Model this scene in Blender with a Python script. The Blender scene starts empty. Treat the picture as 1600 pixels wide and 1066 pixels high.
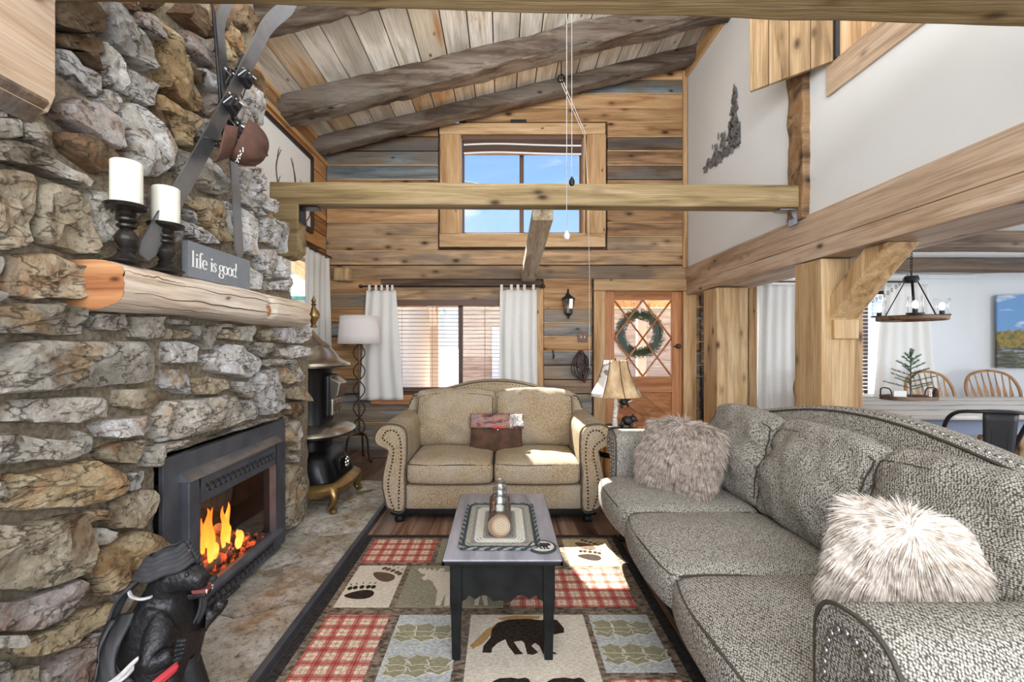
import bpy, bmesh, math, random
from mathutils import Vector, Matrix, noise, Euler
random.seed(7)
S = bpy.context.scene
COL = S.collection
PI = math.pi

# ---------------------------------------------------------------- camera
cd = bpy.data.cameras.new('camera'); cam = bpy.data.objects.new('camera', cd); COL.objects.link(cam)
cam.location = (0, 0, 1.30); cam.rotation_euler = (PI/2, 0, 0)
cd.sensor_width = 36; cd.lens = 15.75; cd.shift_x = 15/1600; cd.shift_y = 8/1600; cd.clip_start = .02; cd.clip_end = 300
S.camera = cam

# ---------------------------------------------------------------- sky
W = bpy.data.worlds.new('sky'); S.world = W; W.use_nodes = True
nt = W.node_tree; nt.nodes.clear()
def wn(t, **k):
    n = nt.nodes.new(t)
    for a, b in k.items(): setattr(n, a, b)
    return n
tc = wn('ShaderNodeTexCoord'); sx = wn('ShaderNodeSeparateXYZ'); nt.links.new(tc.outputs['Generated'], sx.inputs[0])
rp = wn('ShaderNodeValToRGB'); nt.links.new(sx.outputs['Z'], rp.inputs[0])
e = rp.color_ramp.elements; e[0].position = 0.0; e[0].color = (.80, .88, 1, 1); e[1].position = .75; e[1].color = (.10, .26, .80, 1)
m_ = e.new(.28); m_.color = (.34, .58, 1.0, 1)
ns = wn('ShaderNodeTexNoise'); ns.inputs['Scale'].default_value = 3.0; ns.inputs['Detail'].default_value = 6
mp = wn('ShaderNodeMapping'); mp.inputs['Scale'].default_value = (1, 1, 3.2); nt.links.new(tc.outputs['Generated'], mp.inputs[0]); nt.links.new(mp.outputs[0], ns.inputs['Vector'])
cr = wn('ShaderNodeValToRGB'); cr.color_ramp.elements[0].position = .50; cr.color_ramp.elements[1].position = .66
nt.links.new(ns.outputs[0], cr.inputs[0])
mx = wn('ShaderNodeMixRGB'); mx.inputs[2].default_value = (.95, .97, 1, 1); nt.links.new(cr.outputs[0], mx.inputs[0]); nt.links.new(rp.outputs[0], mx.inputs[1])
bg = wn('ShaderNodeBackground'); bg.inputs['Strength'].default_value = .62; nt.links.new(mx.outputs[0], bg.inputs[0])
nt.links.new(bg.outputs[0], wn('ShaderNodeOutputWorld').inputs[0])

# ---------------------------------------------------------------- lights
def light(name, kind, loc, direction, energy, color=(1, 1, 1), size=1, size_y=None, **k):
    L = bpy.data.lights.new(name, kind); L.energy = energy; L.color = color
    if kind == 'AREA':
        L.size = size
        if size_y: L.shape = 'RECTANGLE'; L.size_y = size_y
    for a, b in k.items(): setattr(L, a, b)
    o = bpy.data.objects.new(name, L); COL.objects.link(o); o.location = loc
    o.rotation_euler = Vector(direction).to_track_quat('-Z', 'Y').to_euler()
    return o
light('sun', 'SUN', (0, 8, 9), (.25, -.88, -1), 16, (1, .95, .86), angle=.009)
light('rear_fill_light', 'AREA', (.4, -1.6, 2.3), (0, 1, -.02), 135, (1, .985, .96), 4.2, 2.6)  # added fill behind the camera, standing in for presumed, unseen windows
light('ceiling_fill_light', 'AREA', (.1, 1.5, 2.95), (-.05, .30, 1), 68, (1, .98, .96), 2.2, 1.8)  # added upward fill that brightens the ceiling boards; no lamp hangs here
light('dining_window_light', 'AREA', (5.8, 2.2, 1.6), (-.8, .9, 0), 34, (.95, .98, 1), 1.6, 1.6)
S.view_settings.view_transform = 'Standard'; S.view_settings.look = 'None'
S.view_settings.exposure = 1.0; S.view_settings.gamma = 1; S.view_settings.use_curve_mapping = False

# ---------------------------------------------------------------- naming helpers
def at(px, py, Y):      # a point seen in the photograph, at depth Y
    return Vector(((px-785)*Y/700, Y, 1.3-(py-541)*Y/700))
def tag(o, label=None, cat=None, group=None, kind=None):
    if label: o['label'] = label
    if cat: o['category'] = cat
    if group: o['group'] = group
    if kind: o['kind'] = kind
    return o
def thing(name, label, cat, loc=(0, 0, 0), rz=0, group=None):
    o = bpy.data.objects.new(name, None); COL.objects.link(o); o.location = loc; o.rotation_euler = (0, 0, rz)
    o.empty_display_size = .1
    return tag(o, label, cat, group)
def copy_tree(o, parent=None):
    c = o.copy(); COL.objects.link(c)
    if parent: c.parent = parent
    for ch in list(o.children): copy_tree(ch, c)
    return c
def dup(o, loc, rz=0, label=None):
    c = copy_tree(o); c.location = loc; c.rotation_euler = (0, 0, rz)
    if label: c['label'] = label
    return c
def wloc(o):
    v = Vector((0, 0, 0))
    while o: v += Vector(o.location); o = o.parent
    return v

class MB:
    """collects geometry; build() links it as one mesh object"""
    def __init__(s): s.v = []; s.f = []
    def add(s, vs, fs):
        n = len(s.v); s.v += [Vector(p) for p in vs]; s.f += [tuple(i+n for i in f) for f in fs]; return s
    def box(s, x0, x1, y0, y1, z0, z1, M=None):
        vs = [Vector((x, y, z)) for z in (z0, z1) for y in (y0, y1) for x in (x0, x1)]
        if M: vs = [M @ p for p in vs]
        return s.add(vs, [(0, 2, 3, 1), (4, 5, 7, 6), (0, 1, 5, 4), (2, 6, 7, 3), (0, 4, 6, 2), (1, 3, 7, 5)])
    def rbox(s, c, size, r=.01, step=.2, amp=0, nscale=3, M=None, f=None, seed=0, rseg=2):
        h = [a/2 for a in size]; r = min([r]+[a*.98 for a in h])
        def lst(a):
            inner = a-r; n = max(1, int(round(2*inner/step)))
            mid = [-inner+2*inner*i/n for i in range(n+1)]
            ex = [inner+r*math.sin(PI/2*k/rseg) for k in range(1, rseg+1)] if r > 0 else []
            return [-x for x in reversed(ex)]+mid+ex
        L = [lst(a) for a in h]; idx = {}; vs = []; fs = []
        def vid(i, j, k):
            key = (i, j, k)
            if key in idx: return idx[key]
            p = Vector((L[0][i], L[1][j], L[2][k]))
            q = Vector([max(-(h[a]-r), min(h[a]-r, p[a])) for a in range(3)])
            d = p-q
            if d.length > 1e-9:
                big = max(abs(d[0]), abs(d[1]), abs(d[2])); p = q+d.normalized()*r
            if f: p = f(p)
            if amp:
                nv = noise.noise_vector((p+Vector((seed*3.7, seed*1.3, seed)))*nscale); p = p+nv*amp
            p = (M @ p if M else p)+Vector(c)
            idx[key] = len(vs); vs.append(p); return idx[key]
        n = [len(a)-1 for a in L]
        for a, b, cax in ((0, 1, 2), (1, 2, 0), (2, 0, 1)):
            for side in (0, n[cax]):
                for i in range(n[a]):
                    for j in range(n[b]):
                        q = []
                        for di, dj in ((0, 0), (1, 0), (1, 1), (0, 1)):
                            t = [0, 0, 0]; t[a] = i+di; t[b] = j+dj; t[cax] = side; q.append(vid(*t))
                        fs.append(tuple(q) if side else tuple(reversed(q)))
        return s.add(vs, fs)
    def tube(s, pts, r, seg=8, cap=True, flat=None):
        pts = [Vector(p) for p in pts]; n = len(pts)
        rs = r if isinstance(r, (list, tuple)) else [r]*n
        up = Vector((0, 0, 1)); vs = []; fs = []; prev = None
        for i, p in enumerate(pts):
            t = (pts[min(i+1, n-1)]-pts[max(i-1, 0)]).normalized()
            a = prev if prev is not None else (up if abs(t.dot(up)) < .9 else Vector((1, 0, 0)))
            a = (a-t*a.dot(t)).normalized(); b = t.cross(a); prev = a
            for k in range(seg):
                w = 2*PI*k/seg; fa = flat if flat else 1
                vs.append(p+(a*math.cos(w)*fa+b*math.sin(w))*rs[i])
        for i in range(n-1):
            for k in range(seg):
                fs.append((i*seg+k, i*seg+(k+1) % seg, (i+1)*seg+(k+1) % seg, (i+1)*seg+k))
        if cap: fs.append(tuple(reversed(range(seg)))); fs.append(tuple((n-1)*seg+k for k in range(seg)))
        return s.add(vs, fs)
    def loft(s, secs, c=(0, 0, 0), seg=24, cap=True, M=None, ang=0):
        # secs: (z, rx, ry, exponent[, dx, dy])
        vs = []; fs = []
        for q in secs:
            z, rx, ry, ex = q[:4]; dx, dy = (q[4:6] if len(q) > 4 else (0, 0))
            for k in range(seg):
                w = 2*PI*k/seg+ang; cw, sw = math.cos(w), math.sin(w)
                p = Vector((dx+rx*math.copysign(abs(cw)**(2/ex), cw), dy+ry*math.copysign(abs(sw)**(2/ex), sw), z))
                vs.append((M @ p if M else p)+Vector(c))
        n = len(secs)
        for i in range(n-1):
            for k in range(seg):
                fs.append((i*seg+k, i*seg+(k+1) % seg, (i+1)*seg+(k+1) % seg, (i+1)*seg+k))
        if cap: fs.append(tuple(reversed(range(seg)))); fs.append(tuple((n-1)*seg+k for k in range(seg)))
        return s.add(vs, fs)
    def lathe(s, prof, c=(0, 0, 0), seg=24, M=None, cap=True):
        return s.loft([(z, r, r, 2) for r, z in prof], c, seg, cap, M)
    def prism(s, poly, ax, a0, a1, f=None):
        # poly in the two other axes (x,y,z order), extruded along ax
        n = len(poly); vs = []
        for a in (a0, a1):
            for p in poly:
                t = list(p); t.insert(ax, a); v = Vector(t); vs.append(f(v) if f else v)
        fs = [(i, (i+1) % n, n+(i+1) % n, n+i) for i in range(n)]+[tuple(reversed(range(n))), tuple(range(n, 2*n))]
        return s.add(vs, fs)
    def grid(s, fn, nu, nv, closed=False):
        vs = [fn(i/nu, j/nv) for j in range(nv+1) for i in range(nu+1)]
        fs = [(j*(nu+1)+i, j*(nu+1)+i+1, (j+1)*(nu+1)+i+1, (j+1)*(nu+1)+i) for j in range(nv) for i in range(nu)]
        return s.add(vs, fs)
    def sphere(s, c, rx, ry=None, rz=None, seg=12, M=None):
        ry = ry or rx; rz = rz or rx; n = seg//2; vs = []; fs = []
        for j in range(n+1):
            t = PI*j/n
            for k in range(seg):
                w = 2*PI*k/seg
                p = Vector((rx*math.sin(t)*math.cos(w), ry*math.sin(t)*math.sin(w), -rz*math.cos(t)))
                vs.append((M @ p if M else p)+Vector(c))
        for j in range(n):
            for k in range(seg): fs.append((j*seg+k, j*seg+(k+1) % seg, (j+1)*seg+(k+1) % seg, (j+1)*seg+k))
        return s.add(vs, fs)
    def build(s, name, mat, parent=None, smooth=False, local=False, bevel=0, label=None, kind=None, solid=0):
        off = Vector((0, 0, 0)) if (local or not parent) else wloc(parent)
        me = bpy.data.meshes.new(name); me.from_pydata([p-off for p in s.v], [], s.f)
        bm = bmesh.new(); bm.from_mesh(me); bmesh.ops.remove_doubles(bm, verts=bm.verts, dist=1e-6)
        bmesh.ops.recalc_face_normals(bm, faces=bm.faces); bm.to_mesh(me); bm.free()
        if mat: me.materials.append(mat)
        if smooth:
            me.polygons.foreach_set('use_smooth', [True]*len(me.polygons))
            if smooth != 'all':
                try: me.set_sharp_from_angle(angle=math.radians(40))
                except Exception: pass
        o = bpy.data.objects.new(name, me); COL.objects.link(o)
        if parent: o.parent = parent
        if bevel:
            b = o.modifiers.new('bevel', 'BEVEL'); b.width = bevel; b.segments = 2; b.limit_method = 'ANGLE'
        if solid:
            b = o.modifiers.new('solid', 'SOLIDIFY'); b.thickness = solid; b.offset = 0
        if label: o['label'] = label
        if kind: o['kind'] = kind
        return o
def share(name, o, parent, delta, rot=(0, 0, 0), scale=(1, 1, 1)):
    c = bpy.data.objects.new(name, o.data); COL.objects.link(c); c.parent = parent
    c.location = Vector(o.location)+Vector(delta); c.rotation_euler = rot; c.scale = scale
    return c
def struct(mb, name, mat, **k):
    o = mb.build(name, mat, **k); o['kind'] = 'structure'; return o
def catmull(pts, n=6, closed=True):
    out = []; N = len(pts); P = [Vector(p) for p in pts]
    for i in range(N if closed else N-1):
        p0, p1, p2, p3 = (P[(i-1) % N], P[i], P[(i+1) % N], P[(i+2) % N]) if closed else (P[max(i-1, 0)], P[i], P[i+1], P[min(i+2, N-1)])
        for k in range(n):
            t = k/n
            out.append(.5*((2*p1)+(p2-p0)*t+(2*p0-5*p1+4*p2-p3)*t*t+(3*p1-p0-3*p2+p3)*t**3))
    if not closed: out.append(P[-1])
    return out

# ---------------------------------------------------------------- materials
class NT:
    def __init__(s, name):
        s.m = bpy.data.materials.new(name); s.m.use_nodes = True; s.t = s.m.node_tree; s.t.nodes.clear()
        s.b = s.n('ShaderNodeBsdfPrincipled'); s.o = s.n('ShaderNodeOutputMaterial'); s.l(s.b.outputs[0], s.o.inputs[0])
        s.co = s.n('ShaderNodeTexCoord').outputs['Object']
    def n(s, t, **k):
        x = s.t.nodes.new(t)
        for a, b in k.items(): setattr(x, a, b)
        return x
    def l(s, a, b): s.t.links.new(a, b)
    def set(s, sock, v):
        if hasattr(v, 'default_value') or hasattr(v, 'is_output'): s.l(v, sock)
        else: sock.default_value = v
    def rand(s): return s.n('ShaderNodeObjectInfo').outputs['Random']
    def offset(s, amt=37.0):
        r = s.n('ShaderNodeVectorMath', operation='SCALE'); c = s.n('ShaderNodeCombineXYZ')
        for i in range(3): s.l(s.rand(), c.inputs[i])
        s.l(c.outputs[0], r.inputs[0]); r.inputs['Scale'].default_value = amt
        a = s.n('ShaderNodeVectorMath', operation='ADD'); s.l(s.co, a.inputs[0]); s.l(r.outputs[0], a.inputs[1]); return a.outputs[0]
    def map(s, vec, scale=(1, 1, 1), rot=(0, 0, 0), loc=(0, 0, 0)):
        m = s.n('ShaderNodeMapping'); s.l(vec, m.inputs[0]); m.inputs['Scale'].default_value = scale
        m.inputs['Rotation'].default_value = rot; m.inputs['Location'].default_value = loc; return m.outputs[0]
    def noise(s, vec, scale=5, detail=5, rough=.55, dist=0):
        x = s.n('ShaderNodeTexNoise'); s.l(vec, x.inputs['Vector']); x.inputs['Scale'].default_value = scale
        x.inputs['Detail'].default_value = detail; x.inputs['Roughness'].default_value = rough; x.inputs['Distortion'].default_value = dist
        return x.outputs[0]
    def voro(s, vec, scale=5, feature='F1', out='Distance'):
        x = s.n('ShaderNodeTexVoronoi', feature=feature); s.l(vec, x.inputs['Vector']); x.inputs['Scale'].default_value = scale
        return x.outputs[out]
    def ramp(s, v, stops, interp='LINEAR'):
        x = s.n('ShaderNodeValToRGB'); s.l(v, x.inputs[0]); r = x.color_ramp; r.interpolation = interp
        while len(r.elements) < len(stops): r.elements.new(.5)
        for e_, (p, c) in zip(r.elements, stops):
            e_.position = p; e_.color = (*c, 1) if not isinstance(c, (int, float)) else (c, c, c, 1)
        return x.outputs[0]
    def mix(s, f, a, b, mode='MIX'):
        x = s.n('ShaderNodeMixRGB', blend_type=mode)
        for sock, v in zip(x.inputs, (f, a, b)):
            if isinstance(v, tuple) and len(v) == 3: v = (*v, 1)
            s.set(sock, v)
        return x.outputs[0]
    def math(s, op, a, b=0, c=0):
        x = s.n('ShaderNodeMath', operation=op); s.set(x.inputs[0], a); s.set(x.inputs[1], b)
        if len(x.inputs) > 2: s.set(x.inputs[2], c)
        return x.outputs[0]
    def sep(s, vec):
        x = s.n('ShaderNodeSeparateXYZ'); s.l(vec, x.inputs[0]); return x.outputs
    def hsv(s, col, h=.5, sat=1, v=1):
        x = s.n('ShaderNodeHueSaturation')
        for k, q in (('Hue', h), ('Saturation', sat), ('Value', v), ('Color', col)): s.set(x.inputs[k], q)
        return x.outputs[0]
    def bump(s, h, strength=.3, dist=.01):
        x = s.n('ShaderNodeBump'); x.inputs['Strength'].default_value = strength; x.inputs['Distance'].default_value = dist
        s.l(h, x.inputs['Height']); s.l(x.outputs[0], s.b.inputs['Normal'])
    def done(s, col=None, rough=.6, metal=0, spec=None, **k):
        if col is not None: s.set(s.b.inputs['Base Color'], (*col, 1) if isinstance(col, tuple) else col)
        s.set(s.b.inputs['Roughness'], rough); s.b.inputs['Metallic'].default_value = metal
        if spec is not None: s.b.inputs['Specular IOR Level'].default_value = spec
        return s.m
def vmul(c, f): return tuple(min(1, a*f) for a in c)
def lerp(a, b, t): return tuple(x+(y-x)*t for x, y in zip(a, b))

def wood(name, dark, base, lite, ax=0, grain=1.0, knots=.5, var=.18, rough=.62, bump=.35, patch=None):
    t = NT(name); co = t.offset()
    sc = [11*grain]*3; sc[ax] = .9*grain
    n1 = t.noise(t.map(co, sc), 1, 7, .6, .7)
    col = t.ramp(n1, [(.30, dark), (.46, base), (.66, lite)])
    sc2 = [85*grain]*3; sc2[ax] = 2.5*grain
    n2 = t.noise(t.map(co, sc2), 1, 3, .6, .3)
    col = t.mix(.55, col, t.ramp(n2, [(.3, .45), (.52, 1.0), (.7, 1.15)]), 'MULTIPLY')
    big = t.noise(t.map(co, [2.0 if i != ax else .7 for i in range(3)]), 1.4, 3)
    if patch: col = t.mix(t.ramp(big, [(.47, 0.0), (.60, .85)]), col, t.mix(.6, patch, t.ramp(n2, [(.3, .5), (.6, 1.0)]), 'MULTIPLY'))
    if knots:
        sk = [6.5]*3; sk[ax] = 3.2
        v = t.voro(t.map(co, sk), 1.0)
        k = t.ramp(v, [(.06*knots, 1.0), (.17*knots+.02, 0.0)])
        halo = t.ramp(v, [(.12*knots, .55), (.34*knots, 0.0)])
        col = t.mix(halo, col, vmul(dark, .95)); col = t.mix(k, col, vmul(dark, .28))
    col = t.hsv(col, v=t.math('ADD', 1-var, t.math('MULTIPLY', t.rand(), 2*var)))
    t.bump(t.math('ADD', n2, t.math('MULTIPLY', n1, .8)), bump, .006)
    return t.done(col, rough, spec=.3)

def plain(name, col, rough=.6, metal=0, nz=0, nscale=20, bump=0, spec=None, var=0):
    t = NT(name); c = (*col, 1)
    n1 = t.noise(t.offset(), nscale, 5)
    cc = t.mix(1, c, t.ramp(n1, [(.3, 1-nz), (.7, 1+0*nz)]), 'MULTIPLY') if nz else c
    if var: cc = t.hsv(cc if nz else t.mix(0, col, col), v=t.math('ADD', 1-var, t.math('MULTIPLY', t.rand(), 2*var)))
    if bump: t.bump(n1, bump, .004)
    t.set(t.b.inputs['Base Color'], cc); t.b.inputs['Roughness'].default_value = rough; t.b.inputs['Metallic'].default_value = metal
    if spec is not None: t.b.inputs['Specular IOR Level'].default_value = spec
    return t.m
M = {}
M['orange'] = wood('orange_log_siding', (.19, .085, .03), (.42, .235, .105), (.57, .37, .20), knots=.95)
M['tan'] = wood('tan_log_siding', (.15, .085, .04), (.38, .245, .135), (.55, .39, .24), patch=(.22, .17, .13), knots=.95)
M['brown'] = wood('brown_log_siding', (.07, .038, .02), (.22, .125, .062), (.38, .25, .145), patch=(.36, .20, .09), knots=.9)
M['grey'] = wood('weathered_grey_siding', (.075, .072, .07), (.20, .195, .185), (.37, .365, .345), patch=(.30, .215, .13))
M['blue'] = wood('blue_grey_siding', (.045, .055, .062), (.125, .15, .165), (.24, .27, .28), patch=(.17, .12, .07))
M['dark'] = wood('dark_brown_siding', (.035, .022, .015), (.11, .068, .042), (.22, .15, .10), patch=(.14, .13, .12))
for k in ('orange', 'tan', 'brown', 'grey'):
    pass
M['left_wood'] = wood('left_wall_wood', (.19, .075, .022), (.42, .20, .07), (.55, .31, .13), ax=1, patch=(.22, .19, .15))
M['left_grey'] = wood('left_wall_grey_wood', (.07, .06, .05), (.20, .175, .14), (.33, .29, .24), ax=1, patch=(.36, .15, .05))
M['ceil'] = wood('whitewashed_ceiling_board', (.34, .27, .19), (.60, .56, .49), (.76, .73, .67), ax=1, knots=.42, var=.12, patch=(.44, .40, .34))
M['ceil_b'] = wood('amber_ceiling_board', (.25, .13, .06), (.46, .32, .19), (.62, .52, .38), ax=1, knots=.45, var=.12, patch=(.5, .45, .37))
M['rafter'] = wood('hewn_rafter_wood', (.028, .019, .013), (.085, .060, .043), (.20, .16, .13), knots=.5, var=.05, bump=.8, patch=(.19, .165, .14))
M['beam'] = wood('tie_beam_wood', (.12, .075, .03), (.26, .185, .085), (.38, .29, .16), knots=.85, var=.06, bump=.7)
M['beam_y'] = wood('tie_beam_wood_deep', (.24, .17, .10), (.46, .38, .27), (.60, .54, .43), ax=1, knots=.4, var=.06)
M['post'] = wood('peeled_post_wood', (.24, .125, .05), (.47, .305, .145), (.60, .435, .25), ax=2, knots=.85, var=.06, rough=.5)
M['header'] = wood('header_timber_wood', (.25, .16, .10), (.44, .315, .215), (.58, .455, .345), ax=1, knots=.7, var=.06, rough=.5)
M['trim'] = wood('pine_trim_wood', (.30, .165, .075), (.50, .32, .165), (.61, .43, .25), knots=.35, var=.05)
M['trim_z'] = wood('upright_pine_trim_wood', (.28, .145, .06), (.47, .285, .135), (.59, .40, .22), ax=2, knots=.35, var=.05)
M['trim_y'] = wood('sloping_trim_wood', (.30, .155, .06), (.48, .29, .13), (.60, .41, .23), ax=1, knots=.35, var=.05)
M['door'] = wood('reddish_door_wood', (.25, .09, .035), (.42, .175, .07), (.52, .25, .115), ax=2, knots=.12, var=.07, rough=.4)
M['door_x'] = wood('reddish_door_rail_wood', (.25, .09, .035), (.42, .175, .07), (.52, .25, .115), ax=0, knots=.12, var=.07, rough=.4)
M['shutter'] = wood('shutter_board_wood', (.15, .09, .045), (.30, .20, .105), (.40, .29, .17), ax=2, knots=.9, var=.08)
M['mantel'] = wood('worn_mantel_wood', (.24, .15, .09), (.60, .47, .35), (.78, .70, .60), ax=1, grain=.8, knots=.3, var=.02, rough=.45, patch=(.70, .62, .52))
M['mantel_end'] = wood('mantel_end_grain', (.16, .05, .02), (.36, .15, .06), (.52, .29, .14), ax=0, grain=.8, knots=.3, var=.02, rough=.45)
M['floor'] = wood('plank_floor_wood', (.06, .032, .02), (.17, .095, .06), (.30, .19, .135), ax=1, knots=.15, var=.45, rough=.28)
M['black_wood'] = plain('black_painted_wood', (.012, .014, .014), .45, nz=.6, nscale=14, bump=.1, spec=.25)
M['espresso'] = wood('dark_turned_wood', (.006, .005, .005), (.012, .010, .009), (.028, .022, .018), ax=2, knots=0, var=.03, rough=.3)
M['ring'] = wood('chandelier_ring_wood', (.08, .04, .02), (.2, .11, .06), (.34, .22, .14), knots=.1, var=.05)
M['chair'] = wood('honey_oak_chair_wood', (.17, .075, .025), (.36, .18, .065), (.48, .27, .12), ax=2, knots=.0, var=.06, rough=.35)
M['barrel'] = wood('barrel_stave_wood', (.28, .10, .03), (.50, .23, .08), (.62, .34, .14), ax=2, knots=.1, var=.14, rough=.4)
M['strip'] = wood('end_grain_brown', (.04, .025, .018), (.12, .075, .05), (.24, .17, .12), knots=.2, var=.3)

M['white'] = plain('white_painted_drywall', (.70, .722, .735), .75, nz=.03, nscale=3, bump=.04)
M['mortar'] = plain('sandy_mortar', (.27, .22, .15), .95, nz=.65, nscale=55, bump=1.0)
M['iron'] = plain('black_iron', (.02, .02, .022), .35, .7, nz=.3)
M['insert'] = plain('grey_insert_steel', (.13, .14, .165), .45, .6, nz=.35, nscale=9)
M['black'] = plain('matt_black', (.012, .012, .013), .55)
M['soot'] = plain('sooty_firebrick', (.05, .045, .045), .9, nz=.6, nscale=14)
M['steel'] = plain('brushed_steel', (.55, .57, .60), .3, .95, nz=.25)
M['bronze'] = plain('dark_bronze_metal', (.10, .06, .045), .38, .8, nz=.3)
M['nickel'] = plain('tarnished_nickel', (.50, .47, .41), .27, .95, nz=.4, nscale=7)
M['brass'] = plain('aged_brass', (.46, .31, .12), .35, .85, nz=.5, nscale=9)
M['candle'] = plain('ivory_wax', (.80, .79, .69), .45)
M['cloth_white'] = plain('white_cotton', (.78, .78, .76), .85, nz=.05, nscale=40, bump=.1)
M['shade_white'] = plain('white_linen_shade', (.80, .76, .74), .8, nz=.04)
M['cap'] = plain('brown_cap_cloth', (.10, .045, .03), .8, nz=.35, nscale=30, bump=.2)
M['leather_dark'] = plain('dark_red_leather', (.05, .012, .01), .4, nz=.4)
M['suede'] = plain('brown_suede', (.10, .045, .022), .85, nz=.7, nscale=12, bump=.3)
M['red'] = plain('red_ribbon', (.5, .03, .04), .6)
M['art_metal'] = plain('dark_cut_metal', (.26, .26, .265), .55, .1, nz=.85, nscale=26)
M['bear'] = plain('black_carved_fur', (.010, .010, .011), .42, nz=.5, nscale=60, bump=1.0)
M['scarf'] = plain('charcoal_knit_scarf', (.045, .045, .05), .85, nz=.5, nscale=25, bump=.3)
M['scarf_w'] = plain('white_lace_trim', (.6, .57, .56), .8, nz=.4, nscale=60)
M['dark_frame'] = plain('dark_picture_frame', (.03, .018, .016), .4)
M['win_brown'] = plain('brown_window_vinyl', (.10, .052, .035), .5)
M['slat'] = plain('brown_blind_slat', (.12, .065, .045), .5, var=.1)
M['snow'] = plain('snow', (.86, .88, .92), .8, nz=.06, nscale=.8, bump=.1)
M['green_roof'] = plain('green_metal_roof', (.12, .38, .30), .4, nz=.2)
M['stucco'] = plain('cream_stucco', (.62, .54, .46), .85, nz=.1)
M['log_far'] = wood('neighbour_log_wall', (.30, .18, .11), (.50, .34, .24), (.64, .50, .38), knots=.2, var=.1)
M['porch'] = wood('porch_ceiling_wood', (.42, .23, .10), (.68, .42, .20), (.80, .56, .31), ax=1, knots=.3, var=.1)
M['needle'] = plain('green_needles', (.035, .075, .035), .7, nz=.5, nscale=40)
M['needle_l'] = plain('bright_spruce_needles', (.05, .13, .07), .7, nz=.4, nscale=40)
M['rugbase'] = None

# stones: one family, four casts
def stone(name, stops, warm, vs=.8):
    t = NT(name); co = t.offset(11)
    w = t.noise(co, 3.2, 4, .6, .8)
    col = t.ramp(w, stops)
    n2 = t.noise(co, 20, 10, .78, .15)
    col = t.mix(.8, col, t.ramp(n2, [(.32, (.20, .14, .09)), (.42, (.80, .74, .66)), (.52, (1.05, 1.05, 1.05)), (.70, (1.35, 1.35, 1.35))]), 'MULTIPLY')
    rust = t.noise(t.map(co, (1, 1, 1), loc=(7, 3, 1)), 5.5, 6, .6, .5)
    col = t.mix(t.ramp(rust, [(.55, 0.0), (.68, .75)]), col, t.mix(.7, warm, t.ramp(n2, [(.3, .3), (.6, 1.2)]), 'MULTIPLY'))
    vein = t.ramp(t.noise(t.map(co, (1, 1, 2.4), loc=(2, 9, 4)), 3.6, 4, .6, .25), [(.482, 0.0), (.497, vs), (.503, vs), (.518, 0.0)])
    pit = t.ramp(t.noise(co, 38, 7, .75), [(.36, .75), (.46, 0.0)])
    col = t.mix(vein, col, (.07, .05, .032)); col = t.mix(pit, col, (.10, .07, .04))
    col = t.hsv(col, v=t.math('ADD', .82, t.math('MULTIPLY', t.rand(), .36)))
    t.bump(t.math('ADD', t.math('MULTIPLY', n2, 1.0), t.noise(co, 60, 6, .7)), 1.0, .022)
    return t.done(col, .8, spec=.25)
M['st_cw'] = stone('pale_grey_fieldstone', [(.30, (.36, .32, .26)), (.45, (.62, .61, .59)), (.58, (.78, .78, .79)), (.75, (.60, .53, .42))], (.42, .25, .10))
M['st_gy'] = stone('grey_fieldstone', [(.30, (.27, .23, .17)), (.45, (.48, .45, .39)), (.60, (.64, .61, .55)), (.75, (.50, .42, .31))], (.44, .28, .13))
M['st_tn'] = stone('tan_fieldstone', [(.30, (.24, .16, .09)), (.45, (.46, .38, .26)), (.60, (.62, .55, .42)), (.75, (.44, .30, .17))], (.42, .20, .08))
M['st_oc'] = stone('ochre_fieldstone', [(.30, (.26, .14, .06)), (.45, (.48, .34, .18)), (.60, (.64, .54, .36)), (.75, (.44, .26, .11))], (.46, .20, .07))
M['st_br'] = stone('brown_fieldstone', [(.30, (.06, .04, .024)), (.45, (.16, .10, .055)), (.60, (.26, .19, .12)), (.75, (.20, .11, .05))], (.24, .10, .035))
M['st_mx'] = stone('rust_streaked_fieldstone', [(.30, (.15, .09, .06)), (.42, (.36, .27, .23)), (.58, (.56, .52, .50)), (.72, (.38, .22, .12))], (.34, .13, .06))
M['hearth'] = stone('hearth_flagstone', [(.30, (.42, .34, .22)), (.45, (.60, .56, .47)), (.60, (.72, .69, .63)), (.75, (.55, .42, .25))], (.40, .26, .10), .2)

def fabric(name, a, b, scale=95, tint=None, stripe=None):
    t = NT(name); co = t.co
    x = t.sep(co)
    # basket weave: product of two waves in the surface, picked by the three axes
    def wv(s_, f): return t.math('SINE', t.math('MULTIPLY', s_, f))
    sc = scale*6.5
    u = t.math('ADD', x[0], t.math('MULTIPLY', x[1], .0)); 
    vn = t.n('ShaderNodeTexVoronoi'); t.l(t.map(co, (1, 1.35, 1.2), rot=(.3, .2, .78)), vn.inputs['Vector']); vn.inputs['Scale'].default_value = scale*1.55; vn.inputs['Randomness'].default_value = .45
    chk = t.math('SUBTRACT', .66, vn.outputs['Distance'])
    fine = t.noise(co, 170, 3, .7)
    h = t.math('ADD', t.math('MULTIPLY', chk, 1.3), t.math('MULTIPLY', t.math('SUBTRACT', fine, .5), .9))
    col = t.mix(t.ramp(h, [(-.02 if 0 else .0, 0.0), (.50, 1.0)]), (*a, 1), (*b, 1))
    if stripe:
        s_ = wv(x[0], stripe); col = t.mix(t.math('MULTIPLY', t.ramp(s_, [(.2, 0.0), (.9, 1.0)]), .35), col, vmul(a, 1.1))
    blot = t.noise(co, 3, 3)
    if tint: col = t.mix(t.ramp(blot, [(.42, 0.0), (.66, .5)]), col, tint)
    t.bump(h, .55, .004)
    m = t.done(col, .9, spec=.15)
    return m
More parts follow.
